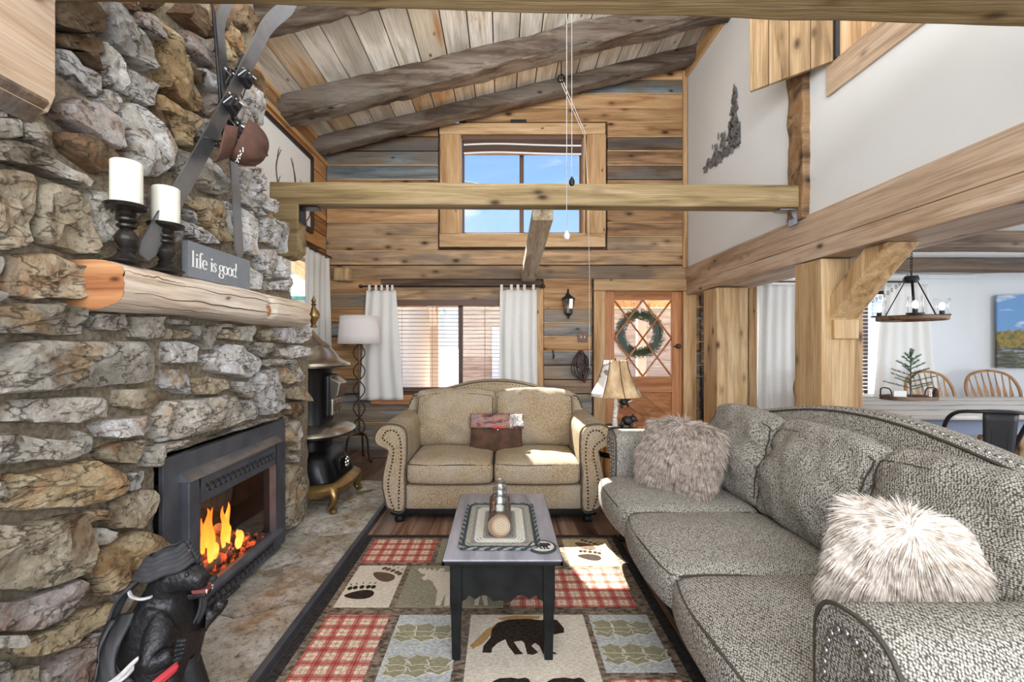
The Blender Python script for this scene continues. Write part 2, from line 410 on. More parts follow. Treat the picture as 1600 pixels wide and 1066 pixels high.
M['sofa'] = fabric('tweed_cool_lit', (.075, .066, .050), (.50, .48, .425), 95)  # same tweed as the loveseat, with the sofa's cooler light put into the colour
M['loveseat'] = fabric('tweed_warm_lit', (.13, .085, .045), (.52, .42, .28), 110, (.38, .35, .29))  # same tweed as the sofa, with the loveseat's warmer light put into the colour
M['welt'] = plain('dark_welt_cord', (.07, .06, .045), .85, nz=.4, nscale=90)
M['nail'] = plain('pewter_nailhead', (.30, .28, .27), .25, .9)
M['nail_b'] = plain('bronze_nailhead', (.04, .025, .015), .4, .5)
def furmat(name, a, b):
    t = NT(name); n_ = t.noise(t.co, 38, 4, .7)
    return t.done(t.ramp(n_, [(.32, a), (.5, b), (.68, vmul(b, 1.3))]), .75, spec=.2)
M['fur1'] = furmat('taupe_shag_fur', (.17, .12, .09), (.44, .375, .325))
M['fur2'] = furmat('cream_shag_fur', (.42, .33, .25), (.74, .68, .61))

def glassmat(name, tint=(1, 1, 1), gl=.08):
    m = bpy.data.materials.new(name); m.use_nodes = True; t = m.node_tree; t.nodes.clear()
    tr = t.nodes.new('ShaderNodeBsdfTransparent'); tr.inputs[0].default_value = (*tint, 1)
    g = t.nodes.new('ShaderNodeBsdfGlossy'); g.inputs['Roughness'].default_value = .03
    fw = t.nodes.new('ShaderNodeLayerWeight'); fr = t.nodes.new('ShaderNodeMath'); fr.operation = 'POWER'; fr.inputs[1].default_value = 4; t.links.new(fw.outputs['Facing'], fr.inputs[0])
    ma = t.nodes.new('ShaderNodeMath'); ma.operation = 'MULTIPLY_ADD'; ma.inputs[1].default_value = .9; ma.inputs[2].default_value = gl*.3
    mx_ = t.nodes.new('ShaderNodeMixShader'); o = t.nodes.new('ShaderNodeOutputMaterial')
    t.links.new(fr.outputs[0], ma.inputs[0]); t.links.new(ma.outputs[0], mx_.inputs[0]); t.links.new(tr.outputs[0], mx_.inputs[1]); t.links.new(g.outputs[0], mx_.inputs[2]); t.links.new(mx_.outputs[0], o.inputs[0])
    return m
M['glass'] = glassmat('clear_glass')
M['smoke_glass'] = glassmat('smoky_glass', (.8, .78, .76))
M['jar_glass'] = glassmat('thick_jar_glass', (.955, .97, .97), .6)
def emit(name, col, st):
    t = NT(name); t.b.inputs['Emission Color'].default_value = (*col, 1); t.b.inputs['Emission Strength'].default_value = st
    return t.done(col, .6)
M['bulb'] = emit('lit_bulb', (1, .93, .8), 14)
# ================================================================ SETTING
CE = lambda x: 3.76+.243*(x+2.2)            # underside of the sloping ceiling
fl = struct(MB().box(-2.25, 7.2, -.6, 5.75, -.12, -.03), 'floor', M['mortar'])
y_cuts = [(-.6, 1.7, 3.9, 5.6), (-.6, .9, 2.8, 5.0, 5.6), (-.6, 2.2, 4.4, 5.6)]
x = -2.2; i = 0
while x < 5.9:
    c = y_cuts[i % 3]
    for a, b in zip(c, c[1:]):
        MB().rbox((x+.065, (a+b)/2, -.015), (.128, b-a-.003, .03), .003, 9, rseg=1).build('floor_plank', M['floor'], fl)
    x += .13; i += 1

wb = struct(MB().box(-2.25, -1.48, 5.66, 5.80, -.1, 3.6).box(-1.48, .424, 5.66, 5.8, -.1, .73).box(-1.48, .424, 5.66, 5.8, 1.868, 2.7)
     .box(.424, 1.28, 5.66, 5.8, -.1, 2.7).box(1.28, 2.248, 5.66, 5.8, 1.99, 2.7).box(2.248, 2.75, 5.66, 5.8, -.1, 2.7)
     .box(-2.2, -.55, 5.66, 5.8, 2.7, 4.12).box(1.04, 2.3, 5.66, 5.8, 2.7, 4.8).box(-.55, 1.04, 5.66, 5.8, 3.95, 4.55), 'wall_back', M['strip'])
obst = [(-.80, 1.31, 2.52, 4.08), (-1.52, .51, .70, 1.98), (1.12, 2.42, -1, 2.14)]
KR = {0: 'blue', 1: 'orange', 2: 'orange', 3: 'orange', 4: 'dark', 5: 'brown', 6: 'dark', 7: 'brown', 8: 'brown', 9: 'brown', 10: 'brown', 11: 'tan', 12: 'tan', 13: 'tan', 14: 'orange', 15: 'orange', 16: 'grey', 17: 'grey', 18: 'orange', 19: 'grey', 20: 'grey', 21: 'tan', 22: 'grey', 23: 'grey', 24: 'brown', 25: 'grey'}
KL = {3: 'brown', 4: 'dark', 5: 'blue', 6: 'blue', 7: 'brown', 8: 'orange', 9: 'orange', 10: 'tan', 11: 'tan', 12: 'tan', 13: 'tan', 14: 'orange', 15: 'grey', 16: 'orange', 17: 'grey', 18: 'orange', 19: 'orange', 20: 'orange', 21: 'grey', 22: 'grey', 23: 'grey', 24: 'grey', 25: 'grey'}
for k in range(-1, 27):
    z1 = 4.636-.1785*k; z0 = z1-.1785
    segs = [(-2.2, 2.74)]
    for (a, b, c, d) in obst:
        if z1-.02 > c and z0+.02 < d:
            ns_ = []
            for (s0, s1) in segs:
                if b <= s0 or a >= s1: ns_.append((s0, s1)); continue
                if a > s0+.04: ns_.append((s0, a))
                if b < s1-.04: ns_.append((b, s1))
            segs = ns_
    for (s0, s1) in segs:
        # keep the board below the roof
        xm = (z1-.05-3.76)/.243-2.2
        s0_ = max(s0, xm-.2) if z1 > 3.8 else s0
        if s1-s0_ < .05 or s0_ >= s1: continue
        top = z1-.010; mat = (KL if (s0+s1)/2 < -.3 else KR).get(k, 'orange')
        if z1 > 2.4: s1 = min(s1, 2.29)
        pro = random.uniform(-.008, .008)
        MB().rbox(((s0_+s1)/2, 5.635+pro, (z0+top)/2), (s1-s0_-.002, .09, top-z0), .012, .6, amp=.003, nscale=2, seed=k, rseg=1).build('siding_board', M[mat], wb)
        if random.random() < .75:
            MB().box(s0_, s1, 5.59, 5.66, top-.001, top+.011).build('chinking_strip', M['trim'], wb)

# --- sloping ceiling: boards run from front to back over the rafters
ce = struct(MB().prism([(-2.25, CE(-2.25)+.06), (2.45, CE(2.45)+.06), (2.45, CE(2.45)+.2), (-2.25, CE(-2.25)+.2)], 1, -.6, 5.8), 'ceiling', M['strip'])
x = -2.2; i = 0
while x < 2.3:
    w = .235+.02*math.sin(i*2.3); a, b = x+.006, min(x+w-.006, 2.32)
    cut = random.choice([2.6, 3.3, 4.5])
    for (y0, y1) in ((-.6, cut-.002), (cut+.002, 5.66)):
        MB().prism([(a, CE(a)), (b, CE(b)), (b, CE(b)+.05), (a, CE(a)+.05)], 1, y0, y1).build('ceiling_board', M['ceil_b' if i in (0, 1, 5, 6) and y1 > 5 and random.random() < .7 else 'ceil'], ce)
    x += w; i += 1

# --- left wall with window and boards
wl = struct(MB().box(-2.36, -2.25, -.6, 4.42, -.1, 3.75).box(-2.36, -2.25, 4.42, 5.36, -.1, .95).box(-2.36, -2.25, 4.42, 5.36, 2.30, 3.75).box(-2.36, -2.25, 5.36, 5.8, -.1, 3.75), 'wall_left', M['strip'])
for k in range(5, 27):
    z1 = 4.636-.1785*k; z0 = z1-.1785
    for (a, b) in ([(3.2, 5.6)] if (z0 > 2.36 or z1 < .9) else [(3.2, 4.34), (5.44, 5.6)]):
        MB().rbox((-2.235, (a+b)/2, (z0+z1)/2-.005), (.07, b-a, z1-z0-.01), .01, .8, amp=.002, rseg=1, seed=k).build('siding_board', M['left_grey' if k in (13, 14, 18) else 'left_wood'], wl)
tw = struct(MB().rbox((-2.19, 4.4, 3.80), (.05, 2.5, .16), .006, 9), 'trim_1', M['trim_y'])
tw = struct(MB().rbox((-2.185, 4.4, 3.56), (.04, 2.4, .05), .006, 9), 'trim_2', M['trim_y'])

# --- white loft wall above the header
lw = struct(MB().box(2.31, 2.40, 3.14, 5.66, 2.27, 5.0).box(2.31, 2.40, -.6, 3.14, 2.27, 3.27).box(2.31, 2.40, -.6, 2.2, 3.27, 5.0).box(2.31, 2.40, 2.2, 3.14, 4.6, 5.0), 'wall_right', M['white'])
struct(MB().rbox((2.29, 3.9, 4.73), (.04, 3.4, .17), .005, 9), 'trim_3', M['trim_y'])
struct(MB().rbox((2.27, 5.58, 3.5), (.05, .03, 2.45), .004, 9), 'trim_4', M['trim_z'])

# --- dining room shell
struct(MB().box(2.61, 3.28, 5.66, 5.78, -.1, 2.3).box(3.28, 4.0, 5.66, 5.78, -.1, .45).box(3.28, 4.0, 5.66, 5.78, 2.05, 2.3).box(4.0, 4.25, 5.66, 5.78, -.1, 2.3)
       .box(4.25, 4.9, 5.66, 5.78, -.1, .7).box(4.25, 4.9, 5.66, 5.78, 2.0, 2.3).box(4.9, 5.92, 5.66, 5.78, -.1, 2.3), 'wall_dining_back', M['white'])
struct(MB().prism([(5.92, 5.66), (7.2, 5.35), (7.2, 5.5), (5.92, 5.80)], 2, -.1, 2.3), 'wall_dining_right', M['white'])
struct(MB().box(2.45, 7.2, -.6, 5.8, 2.21, 2.27), 'ceiling_dining', M['white'])
struct(MB().rbox((4.3, 5.64, 2.175), (3.3, .04, .06), .01, 9), 'trim_5', M['white'])
for Y in (4.66, 3.6):
    tag(MB().rbox((4.9, Y, 2.14), (4.4, .16, .14), .02, .25, amp=.008, nscale=5, seed=Y).build('ceiling_beam', M['dark']), 'dark hewn beam across the dining room ceiling, %s' % ('nearer the window wall and lower in view' if Y > 4 else 'nearer the living room and higher in view'), 'beam')

# --- header (two stacked timbers on posts)
hd = thing('header_beam', 'long pale double timber header carrying the white loft wall', 'beam', (2.5, 2.5, 1.94))
MB().rbox((2.505, 2.4, 2.00), (.45, 6.5, .125), .006, .5, amp=.002).build('timber', M['header'], hd)
MB().rbox((2.505, 2.4, 2.165), (.45, 6.5, .20), .006, .5, amp=.002, seed=3).build('timber', M['header'], hd)
MB().rbox((2.32, 2.4, 2.275), (.06, 6.5, .02), .002, 9).build('cap_strip', M['header'], hd)
def post(name, c, size, lab, mat='post', **k):
    o = MB().rbox(c, size, .012, .12, amp=.004, nscale=4, seed=c[1]).build(name, M[mat]); return tag(o, lab, 'post')
post('timber_post', (2.445, 4.92, .96), (.33, .32, 1.93), 'thick square pine post next to the front door')
p2 = thing('timber_post', 'thick square pine post with a diagonal brace, behind the sofa', 'post', (2.43, 3.35, 0))
MB().rbox((2.43, 3.35, .965), (.30, .30, 1.93), .012, .12, amp=.003, seed=9).build('upright', M['post'], p2)
MB().prism([(3.22, 1.48), (3.22, 1.64), (2.90, 1.935), (2.72, 1.935)], 0, 2.34, 2.54).build('diagonal_brace', M['post'], p2, bevel=.008)
MB().rbox((2.44, 3.20, 1.42), (.18, .05, .14), .01, .1).build('brace_block', M['post'], p2)
dp = MB().rbox((2.29, 3.46, 2.84), (.07, .19, 1.14), .015, .05, amp=.014, nscale=9).build('rough_slab_post', M['brown']); tag(dp, 'rough bark-edged slab post standing on the header against the white wall', 'post')

# --- rafters
def rafter(Y, r, lab, seed, amp):
    mb = MB(); n = 46
    def fn(u, v):
        X = -2.2+4.5*u; w = 2*PI*v; zc = CE(X)-r*.92
        cx, sx_ = math.cos(w), math.sin(w)
        p = Vector((X, Y+r*math.copysign(abs(cx)**.38, cx), zc+r*math.copysign(abs(sx_)**.38, sx_)))
        nn = noise.noise(Vector((X*2.2, math.cos(w)*1.5+seed, math.sin(w)*1.5)))+.6*noise.noise(Vector((X*8, math.cos(w)*4+seed, math.sin(w)*4)))
        return p+Vector((0, cx, sx_))*nn*amp
    mb.grid(fn, n*2, 28)
    mb.box(-2.2, -2.19, Y-r*.8, Y+r*.8, CE(-2.2)-1.7*r, CE(-2.2)-.1*r)
    return tag(mb.build('ceiling_rafter', M['rafter'], smooth=True), lab, 'beam')
rafter(5.33, .088, 'grey hewn rafter running up the slope tight against the log wall', 1, .014)
rafter(4.50, .12, 'thick rough grey rafter across the middle of the board ceiling', 5, .036)
rafter(3.32, .11, 'brown rafter nearest the chimney top, mostly hidden by the top beam', 9, .03)

# --- tie beams
tb = thing('tie_beam', 'long pine tie beam crossing the room in front of the upper window', 'beam', (0, 3.47, 2.45))
MB().rbox((.29, 3.475, 2.457), (4.14, .13, .17), .012, .1, amp=.005, nscale=3, M=Matrix.Rotation(.006, 4, 'Y')).build('timber', M['beam'], tb)
MB().prism([(-1.72, 2.00), (-1.66, 1.97), (-1.60, 1.985), (-1.557, 2.03), (-1.557, 2.385), (-1.76, 2.385)], 1, 3.41, 3.56).build('hanging_post', M['beam'], tb, bevel=.006)
for (pts, c) in (([(-1.553, 3.43, 2.38), (-1.553, 3.54, 2.38)], 0),):
    MB().box(-1.557, -1.551, 3.43, 3.54, 2.25, 2.372).box(-1.557, -1.42, 3.43, 3.54, 2.366, 2.372).build('bracket', M['iron'], tb, label='black iron angle bracket')
MB().box(2.13, 2.26, 3.43, 3.53, 2.346, 2.354).box(2.255, 2.263, 3.43, 3.53, 2.24, 2.354).build('bracket', M['steel'], tb, label='galvanised angle bracket')
sp = thing('spur_beam', 'short square beam running from the tie beam back to the log wall', 'beam', (.3, 4.5, 2.3))
MB().prism([(3.52, 2.385), (3.52, 2.29), (5.1, 2.135), (5.25, 2.10), (5.59, 2.09), (5.59, 2.23), (5.2, 2.26)], 0, .235, .40).build('timber', M['beam_y'], sp, bevel=.008)
t2 = thing('tie_beam', 'hewn olive beam filling the top edge of the picture', 'beam', (.3, 1.42, 2.46))
MB().rbox((.50, 1.405, 2.462), (3.66, .14, .16), .012, .08, amp=.006, nscale=4, M=Matrix.Rotation(.030, 4, 'Z') @ Matrix.Rotation(.004, 4, 'Y')).build('timber', M['beam'], t2)
MB().prism([(-1.34, 2.8), (-1.34, 2.05), (-1.362, 2.0), (-1.41, 1.985), (-1.41, 2.8)], 1, 1.19, 1.345).build('hanging_post', M['header'], t2, bevel=.004)
MB().prism([(-1.35, 2.035), (-1.405, 1.97), (-1.40, 1.96), (-1.345, 2.02)], 1, 1.15, 1.33).build('post_shim', M['dark'], t2)
b_ = MB()
b_.lathe([(0, 0), (.036, 0), (.036, .01), (.014, .014), (.014, .022), (0, .022)], (0, 0, 0), 14, Matrix.Translation((-1.34, 1.27, 2.33)) @ Matrix.Rotation(PI/2, 4, 'Y'))
b_.build('bolt_plate', M['iron'], t2, smooth=True)
o = MB().rbox((2.29, 1.44, 2.47), (.03, .1, .3), .004, 9).build('beam_pad', M['trim_z'], t2)

# ================================================================ WINDOWS AND DOOR
w1 = struct(MB().rbox((.248, 5.585, 4.0), (2.06, .06, .136), .006, 9), 'window_1', M['trim'])
MB().rbox((.248, 5.585, 2.615), (2.06, .06, .165), .006, 9).build('frame_board', M['trim'], w1)
for a in (-.655, 1.165): MB().rbox((a, 5.585, 3.315), (.24, .055, 1.23), .006, 9).build('frame_board', M['trim_z'], w1)
for a in (-.53, 1.025): MB().rbox((a, 5.66, 3.315), (.02, .14, 1.24), .003, 9).build('jamb', M['trim_z'], w1)
MB().rbox((.248, 5.66, 2.70), (1.55, .14, .02), .003, 9).build('jamb', M['trim'], w1)
for a in (-.50, .995): MB().rbox((a, 5.73, 3.32), (.03, .05, 1.2), .004, 9).build('sash_bar', M['win_brown'], w1)
MB().rbox((.245, 5.73, 3.32), (.055, .05, 1.2), .004, 9).build('sash_bar', M['win_brown'], w1)
for z in (2.73, 3.90): MB().rbox((.248, 5.73, z), (1.5, .05, .04), .004, 9).build('sash_bar', M['win_brown'], w1)
for a, b in ((-.485, .218), (.272, .98)): MB().box(a, b, 5.728, 5.732, 2.75, 3.88).build('pane', M['glass'], w1)
bl = thing('raised_blind', 'brown blind gathered up at the top of the high window', 'blind', (.248, 5.6, 3.9))
MB().rbox((.248, 5.60, 3.895), (1.49, .06, .05), .004, 9).build('headrail', M['slat'], bl)
s0 = MB().rbox((.248, 5.60, 3.86), (1.47, .055, .007), .002, 9, rseg=1).build('slat', M['slat'], bl)
for k in range(1, 15): share('slat', s0, bl, (0, 0, -.0115*k))
for z in (3.805, 3.70): MB().grid(lambda u, v: Vector((-.48+1.46*u, 5.568-.004*math.sin(u*9), z-.012+.02*v+.012*math.sin(u*5))), 20, 1).build('cord_tape', M['cloth_white'], bl, solid=.002)

w2 = struct(MB().rbox((-.53, 5.585, 1.945), (1.98, .05, .17), .005, 9), 'window_2', M['tan'])
MB().rbox((.465, 5.58, 1.35), (.085, .06, 1.33), .006, 9).build('frame_board', M['trim_z'], w2)
MB().rbox((-1.505, 5.58, 1.35), (.06, .06, 1.3), .006, 9).build('frame_board', M['trim_z'], w2)
MB().rbox((-.62, 5.56, .64), (2.0, .11, .12), .006, 9).build('sill', M['door_x'], w2)
MB().rbox((-.53, 5.64, 1.84), (1.9, .12, .05), .004, 9).build('sash_bar', M['win_brown'], w2)
MB().rbox((-.53, 5.66, .755), (1.9, .12, .05), .004, 9).build('sash_bar', M['win_brown'], w2)
for a in (-1.46, -.53, .40): MB().rbox((a, 5.70, 1.30), (.055, .07, 1.1), .004, 9).build('sash_bar', M['win_brown'], w2)
for a, b in ((-1.43, -.56), (-.50, .37)): MB().box(a, b, 5.70, 5.704, .78, 1.82).build('pane', M['glass'], w2)
bl = thing('lowered_blind', 'brown slatted blind lowered over the window behind the loveseat', 'blind', (-.53, 5.6, 1.8))
MB().rbox((-.53, 5.585, 1.84), (1.86, .06, .075), .004, 9).build('headrail', M['slat'], bl)
s0 = MB().rbox((-.53, 5.60, 1.79), (1.80, .046, .0032), .0012, 9, rseg=1, M=Matrix.Rotation(-.10, 4, 'X')).build('slat', M['slat'], bl)
for k in range(1, 22): share('slat', s0, bl, (0, 0, -.0485*k))
for a in (-1.25, -.87, -.22, .12): MB().tube([(a, 5.575, 1.8), (a, 5.575, .76)], .0022, 5).build('ladder_cord', M['slat'], bl)
MB().rbox((-.53, 5.60, .745), (1.80, .05, .02), .004, 9).build('bottom_rail', M['slat'], bl)

def curtain(name, lab, x0, x1, zt, zb, Y, folds, flare=0, ax='x', group=None, bunch=None, mat='cloth_white'):
    def fn(u, v):
        uu = u+(bunch(u, v) if bunch else 0)
        X = x0+(x1-x0)*uu+flare*(1-v)*(uu-.5)
        d = .022*math.sin(u*folds*2*PI+1.0*math.sin(3*v))*(.5+.5*(1-v))+.008*math.sin(u*folds*5)+.012*noise.noise(Vector((u*4, v*3, x0)))
        z = zb+(zt-zb)*v-.006*abs(math.sin(u*folds*PI))*(v > .99)
        return Vector((X, Y+d, z)) if ax == 'x' else Vector((Y+d, X, z))
    t = thing(name, lab, 'curtain', (x0, Y, zb) if ax == 'x' else (Y, x0, zb), group=group)
    MB().grid(fn, 60, 26).build('panel', M[mat], t, smooth='all', solid=.004)
    return t
cu = curtain('tab_curtain', 'white cotton curtain left of the blind, beside the floor lamp', -1.66, -1.30, 1.98, .64, 5.47, 3, .18)
for a in (-1.64, -1.56, -1.49, -1.42, -1.36): MB().rbox((a+.01, 5.50, 2.015), (.03, .035, .07), .004, 9).build('tab', M['cloth_white'], cu)
cu = curtain('tab_curtain', 'white cotton tab-top curtain right of the blind, beside the wall lantern', -.03, .42, 1.99, .60, 5.47, 4, .02)
for a in (-.01, .11, .19, .27, .38): MB().rbox((a, 5.50, 2.02), (.035, .035, .07), .004, 9).build('tab', M['cloth_white'], cu)
tag(MB().tube([(-1.74, 5.50, 2.035), (.50, 5.50, 2.035)], .011, 8).sphere((-1.74, 5.5, 2.035), .024).sphere((.50, 5.5, 2.035), .026).build('curtain_rod', M['bronze'], smooth=True), 'dark curtain rod over the window behind the loveseat', 'rod')

w3 = struct(MB().rbox((-2.2, 4.89, 2.34), (.05, 1.12, .10), .005, 9), 'window_3', M['trim_y'])
MB().rbox((-2.2, 4.38, 1.62), (.05, .09, 1.36), .005, 9).build('frame_board', M['trim_z'], w3)
MB().rbox((-2.2, 5.40, 1.62), (.05, .09, 1.36), .005, 9).build('frame_board', M['trim_z'], w3)
MB().rbox((-2.2, 4.89, .92), (.07, 1.12, .06), .005, 9).build('sill', M['trim_y'], w3)
MB().box(-2.31, -2.305, 4.42, 5.36, .95, 2.3).build('pane', M['glass'], w3)
for a in (4.45, 5.33): MB().rbox((-2.30, a, 1.62), (.04, .04, 1.35), .004, 9).build('sash_bar', M['cloth_white'], w3)
curtain('tab_curtain', 'white curtain on the side window behind the parlour stove', 4.76, 5.42, 2.36, .8, -2.10, 4, .06, 'y')
curtain('tab_curtain', 'narrow white curtain end showing between chimney and side window', 4.22, 4.44, 2.36, .8, -2.10, 2, 0, 'y')
tag(MB().tube([(-2.10, 4.2, 2.385), (-2.10, 5.5, 2.385)], .011, 8).build('curtain_rod', M['bronze'], smooth=True), 'dark curtain rod over the side window behind the stove', 'rod')

# door
d1 = struct(MB().rbox((1.77, 5.585, 2.06), (1.27, .06, .145), .006, 9), 'door_1', M['trim'])
MB().rbox((1.208, 5.585, .995), (.144, .055, 1.98), .006, 9).build('frame_board', M['trim_z'], d1)
MB().rbox((2.33, 5.585, .995), (.16, .055, 1.98), .006, 9).build('frame_board', M['trim_z'], d1)
for a in (1.34, 2.185): MB().rbox((a, 5.635, .99), (.125, .05, 1.98), .005, 9).build('stile', M['door'], d1)
MB().rbox((1.762, 5.635, 1.935), (.72, .05, .115), .005, 9).build('rail', M['door_x'], d1)
MB().rbox((1.762, 5.635, .82), (.72, .05, .20), .005, 9).build('rail', M['door_x'], d1)
MB().rbox((1.762, 5.635, .09), (.72, .05, .18), .005, 9).build('rail', M['door_x'], d1)
MB().rbox((1.762, 5.650, .46), (.74, .030, .58), .001, .5, rseg=1).build('panel', M['door_x'], d1)
gx0, gx1, gz0, gz1 = 1.402, 2.122, .92, 1.878
MB().box(gx0, gx1, 5.645, 5.65, gz0, gz1).build('pane', M['glass'], d1)
gw, gh = (gx1-gx0), (gz1-gz0)
for q in (1, -1):
    for c in (-1, 0, 1):
        # bars through a diamond lattice two cells wide and two high
        p0 = Vector((0, c*gh)); 
        pts = []
        for t_ in range(0, 101):
            X = t_/100*gw; Zl = (q*(X-gw/2)*(gh/gw))+gh/2+c*gh/2*1.0
            if 0 <= Zl <= gh: pts.append((gx0+X, gz0+Zl))
        if len(pts) > 2:
            a, b = Vector((pts[0][0], 5.625, pts[0][1])), Vector((pts[-1][0], 5.625, pts[-1][1]))
            MB().tube([a, b], .012, 4, flat=1.0).build('lattice_bar', M['door_x'], d1)
for (q, c) in ((1, .0), (-1, .0), (1, .28), (-1, .28), (1, -.28), (-1, -.28)):
    pts = []
    for t_ in range(0, 101):
        X = t_/100*.72; Z = q*(X-.36)*.80+.28+c
        if 0 <= Z <= .56: pts.append((1.402+X, .18+Z))
    if len(pts) > 2:
        yb_ = 5.642+.003*q+.0012*c/.28
        a, b = Vector((pts[0][0], yb_, pts[0][1])), Vector((pts[-1][0], yb_, pts[-1][1]))
        L = (b-a).length; mid = (a+b)/2; an = math.atan2(b.z-a.z, b.x-a.x)
        MB().rbox(mid, (L, .03, .085), .008, 9, M=Matrix.Rotation(-an, 4, 'Y')).build('panel_board', M['door_x'], d1)
kb = MB().lathe([(0, 0), (.03, 0), (.03, .006), (.012, .01), (.012, .03), (.026, .04), (.03, .055), (.02, .07), (0, .074)], (0, 0, 0), 14, Matrix.Translation((2.19, 5.61, 1.30)) @ Matrix.Rotation(PI/2, 4, 'X'))
kb.build('door_knob', M['bronze'], d1, smooth=True)
MB().tube([(2.19, 5.55, 1.30), (2.12, 5.55, 1.295)], [.009, .006], 8).build('door_handle', M['bronze'], d1, smooth=True)
MB().box(2.25, 2.262, 5.60, 5.62, 1.45, 1.55).box(2.25, 2.262, 5.60, 5.62, .9, 1.0).build('hinge', M['bronze'], d1)

# strip of stacked log ends right of the door
for k in range(15):
    z = .06+k*.145
    MB().rbox((2.515, 5.57, z+.065), (.115, .06, .130), .012, .1, amp=.006, nscale=9, seed=k).build('log_end', M['strip'], wb)

# dining windows
w4 = struct(MB().rbox((3.12, 5.60, 1.2), (.10, .05, 1.9), .005, 9), 'window_4', M['trim_z'])
MB().box(3.28, 4.0, 5.72, 5.725, .45, 2.05).build('pane', M['glass'], w4)
MB().rbox((3.64, 5.70, 1.25), (.03, .04, 1.6), .004, 9).build('sash_bar', M['cloth_white'], w4)
cu = curtain('sheer_curtain', 'long white sheer curtain between the two timber posts', 3.17, 3.78, 2.06, .12, 5.50, 5, .05)
tag(MB().tube([(3.06, 5.5, 2.09), (5.1, 5.5, 2.09)], .012, 8).sphere((3.05, 5.5, 2.09), .028).build('curtain_rod', M['bronze'], smooth=True), 'dark curtain rod with scrolled end beside the dining windows', 'rod')
w5 = struct(MB().rbox((4.575, 5.70, 1.98), (.65, .06, .05), .005, 9), 'window_5', M['dark_frame'])
MB().box(4.27, 4.9, 5.72, 5.725, .72, 1.96).build('pane', M['glass'], w5)
MB().rbox((4.60, 5.69, 1.34), (.05, .05, 1.28), .004, 9).build('sash_bar', M['dark_frame'], w5)
bl = thing('dining_blind', 'slatted blind on the dining window behind the braced post', 'blind', (4.5, 5.6, 1.9))
s0 = MB().rbox((4.55, 5.63, 1.93), (.62, .045, .004), .001, 9, rseg=1).build('slat', M['cloth_white'], bl)
for k in range(1, 26): share('slat', s0, bl, (0, 0, -.047*k))
curtain('sheer_curtain', 'white sheer curtain swept aside behind the little spruce', 4.70, 5.22, 2.06, .5, 5.50, 5, .30)

# ================================================================ OUTSIDE
struct(MB().grid(lambda u, v: Vector((-40+80*u, 5.9+60*v, -.32+.10*noise.noise(Vector((u*30, v*20, 0)))*(v > .05)+1.2*v*v)), 60, 40), 'snowy_ground', M['snow'], smooth='all')
pr = thing('porch', 'porch with board ceiling and pale posts outside the front window', 'porch', (0, 6.8, 0))
for k in range(26):
    xx = -3+k*.24
    MB().prism([(5.82, 2.46), (7.9, 2.10), (7.9, 2.14), (5.82, 2.50)], 0, xx, xx+.232).build('ceiling_board', M['porch'], pr)
for xx in (-1.15, .35, 2.35): MB().rbox((xx, 7.6, .9), (.14, .14, 2.5), .01, 9).build('post', M['stucco'], pr)
for xx in (-1.15, .35): MB().prism([(7.0, 2.2), (7.08, 2.2), (7.6, 1.7), (7.6, 1.55)], 0, xx-.05, xx+.05).build('brace', M['stucco'], pr)
MB().rbox((0, 7.6, 2.02), (6.2, .12, .14), .01, 9).build('beam', M['porch'], pr)
MB().box(-3.2, 3.6, 5.85, 7.9, -.28, -.12).build('deck', M['log_far'], pr)
nh = thing('neighbour_house', 'log house with green metal roof across the snow, seen through the blind', 'building', (2, 14, 0))
MB().box(-1.2, 6.5, 13, 18, -.3, 2.6).build('wall', M['log_far'], nh)
MB().prism([(12.5, 2.35), (15.5, 3.9), (18.5, 2.4), (18.5, 2.5), (15.5, 4.0), (12.5, 2.45)], 0, -1.5, 7).build('roof', M['green_roof'], nh)
MB().box(-.15, .65, 12.93, 13, .3, 1.7).build('window', M['glass'], nh); MB().box(-.3, .8, 12.94, 12.99, .15, 1.85).build('window_trim', M['cloth_white'], nh)
nh = thing('garage', 'pale stucco garage across the yard, seen through the blind', 'building', (-5, 12, 0))
MB().box(-8, -2.4, 11.5, 16, -.3, 2.5).build('wall', M['stucco'], nh)
MB().prism([(11.2, 2.45), (13.8, 3.4), (16.3, 2.45), (16.3, 2.55), (13.8, 3.5), (11.2, 2.55)], 0, -8.3, -2.1).build('roof', M['green_roof'], nh)
MB().box(-6.5, -3.4, 11.44, 11.5, -.2, 2.0).build('garage_door', M['cloth_white'], nh)
tag(MB().tube([(-9, 16, 8.3), (0, 16.5, 7.15), (9, 17, 6.6)], .02, 5).build('overhead_cable', M['black']), 'dark overhead cable crossing the sky in the high window', 'cable')
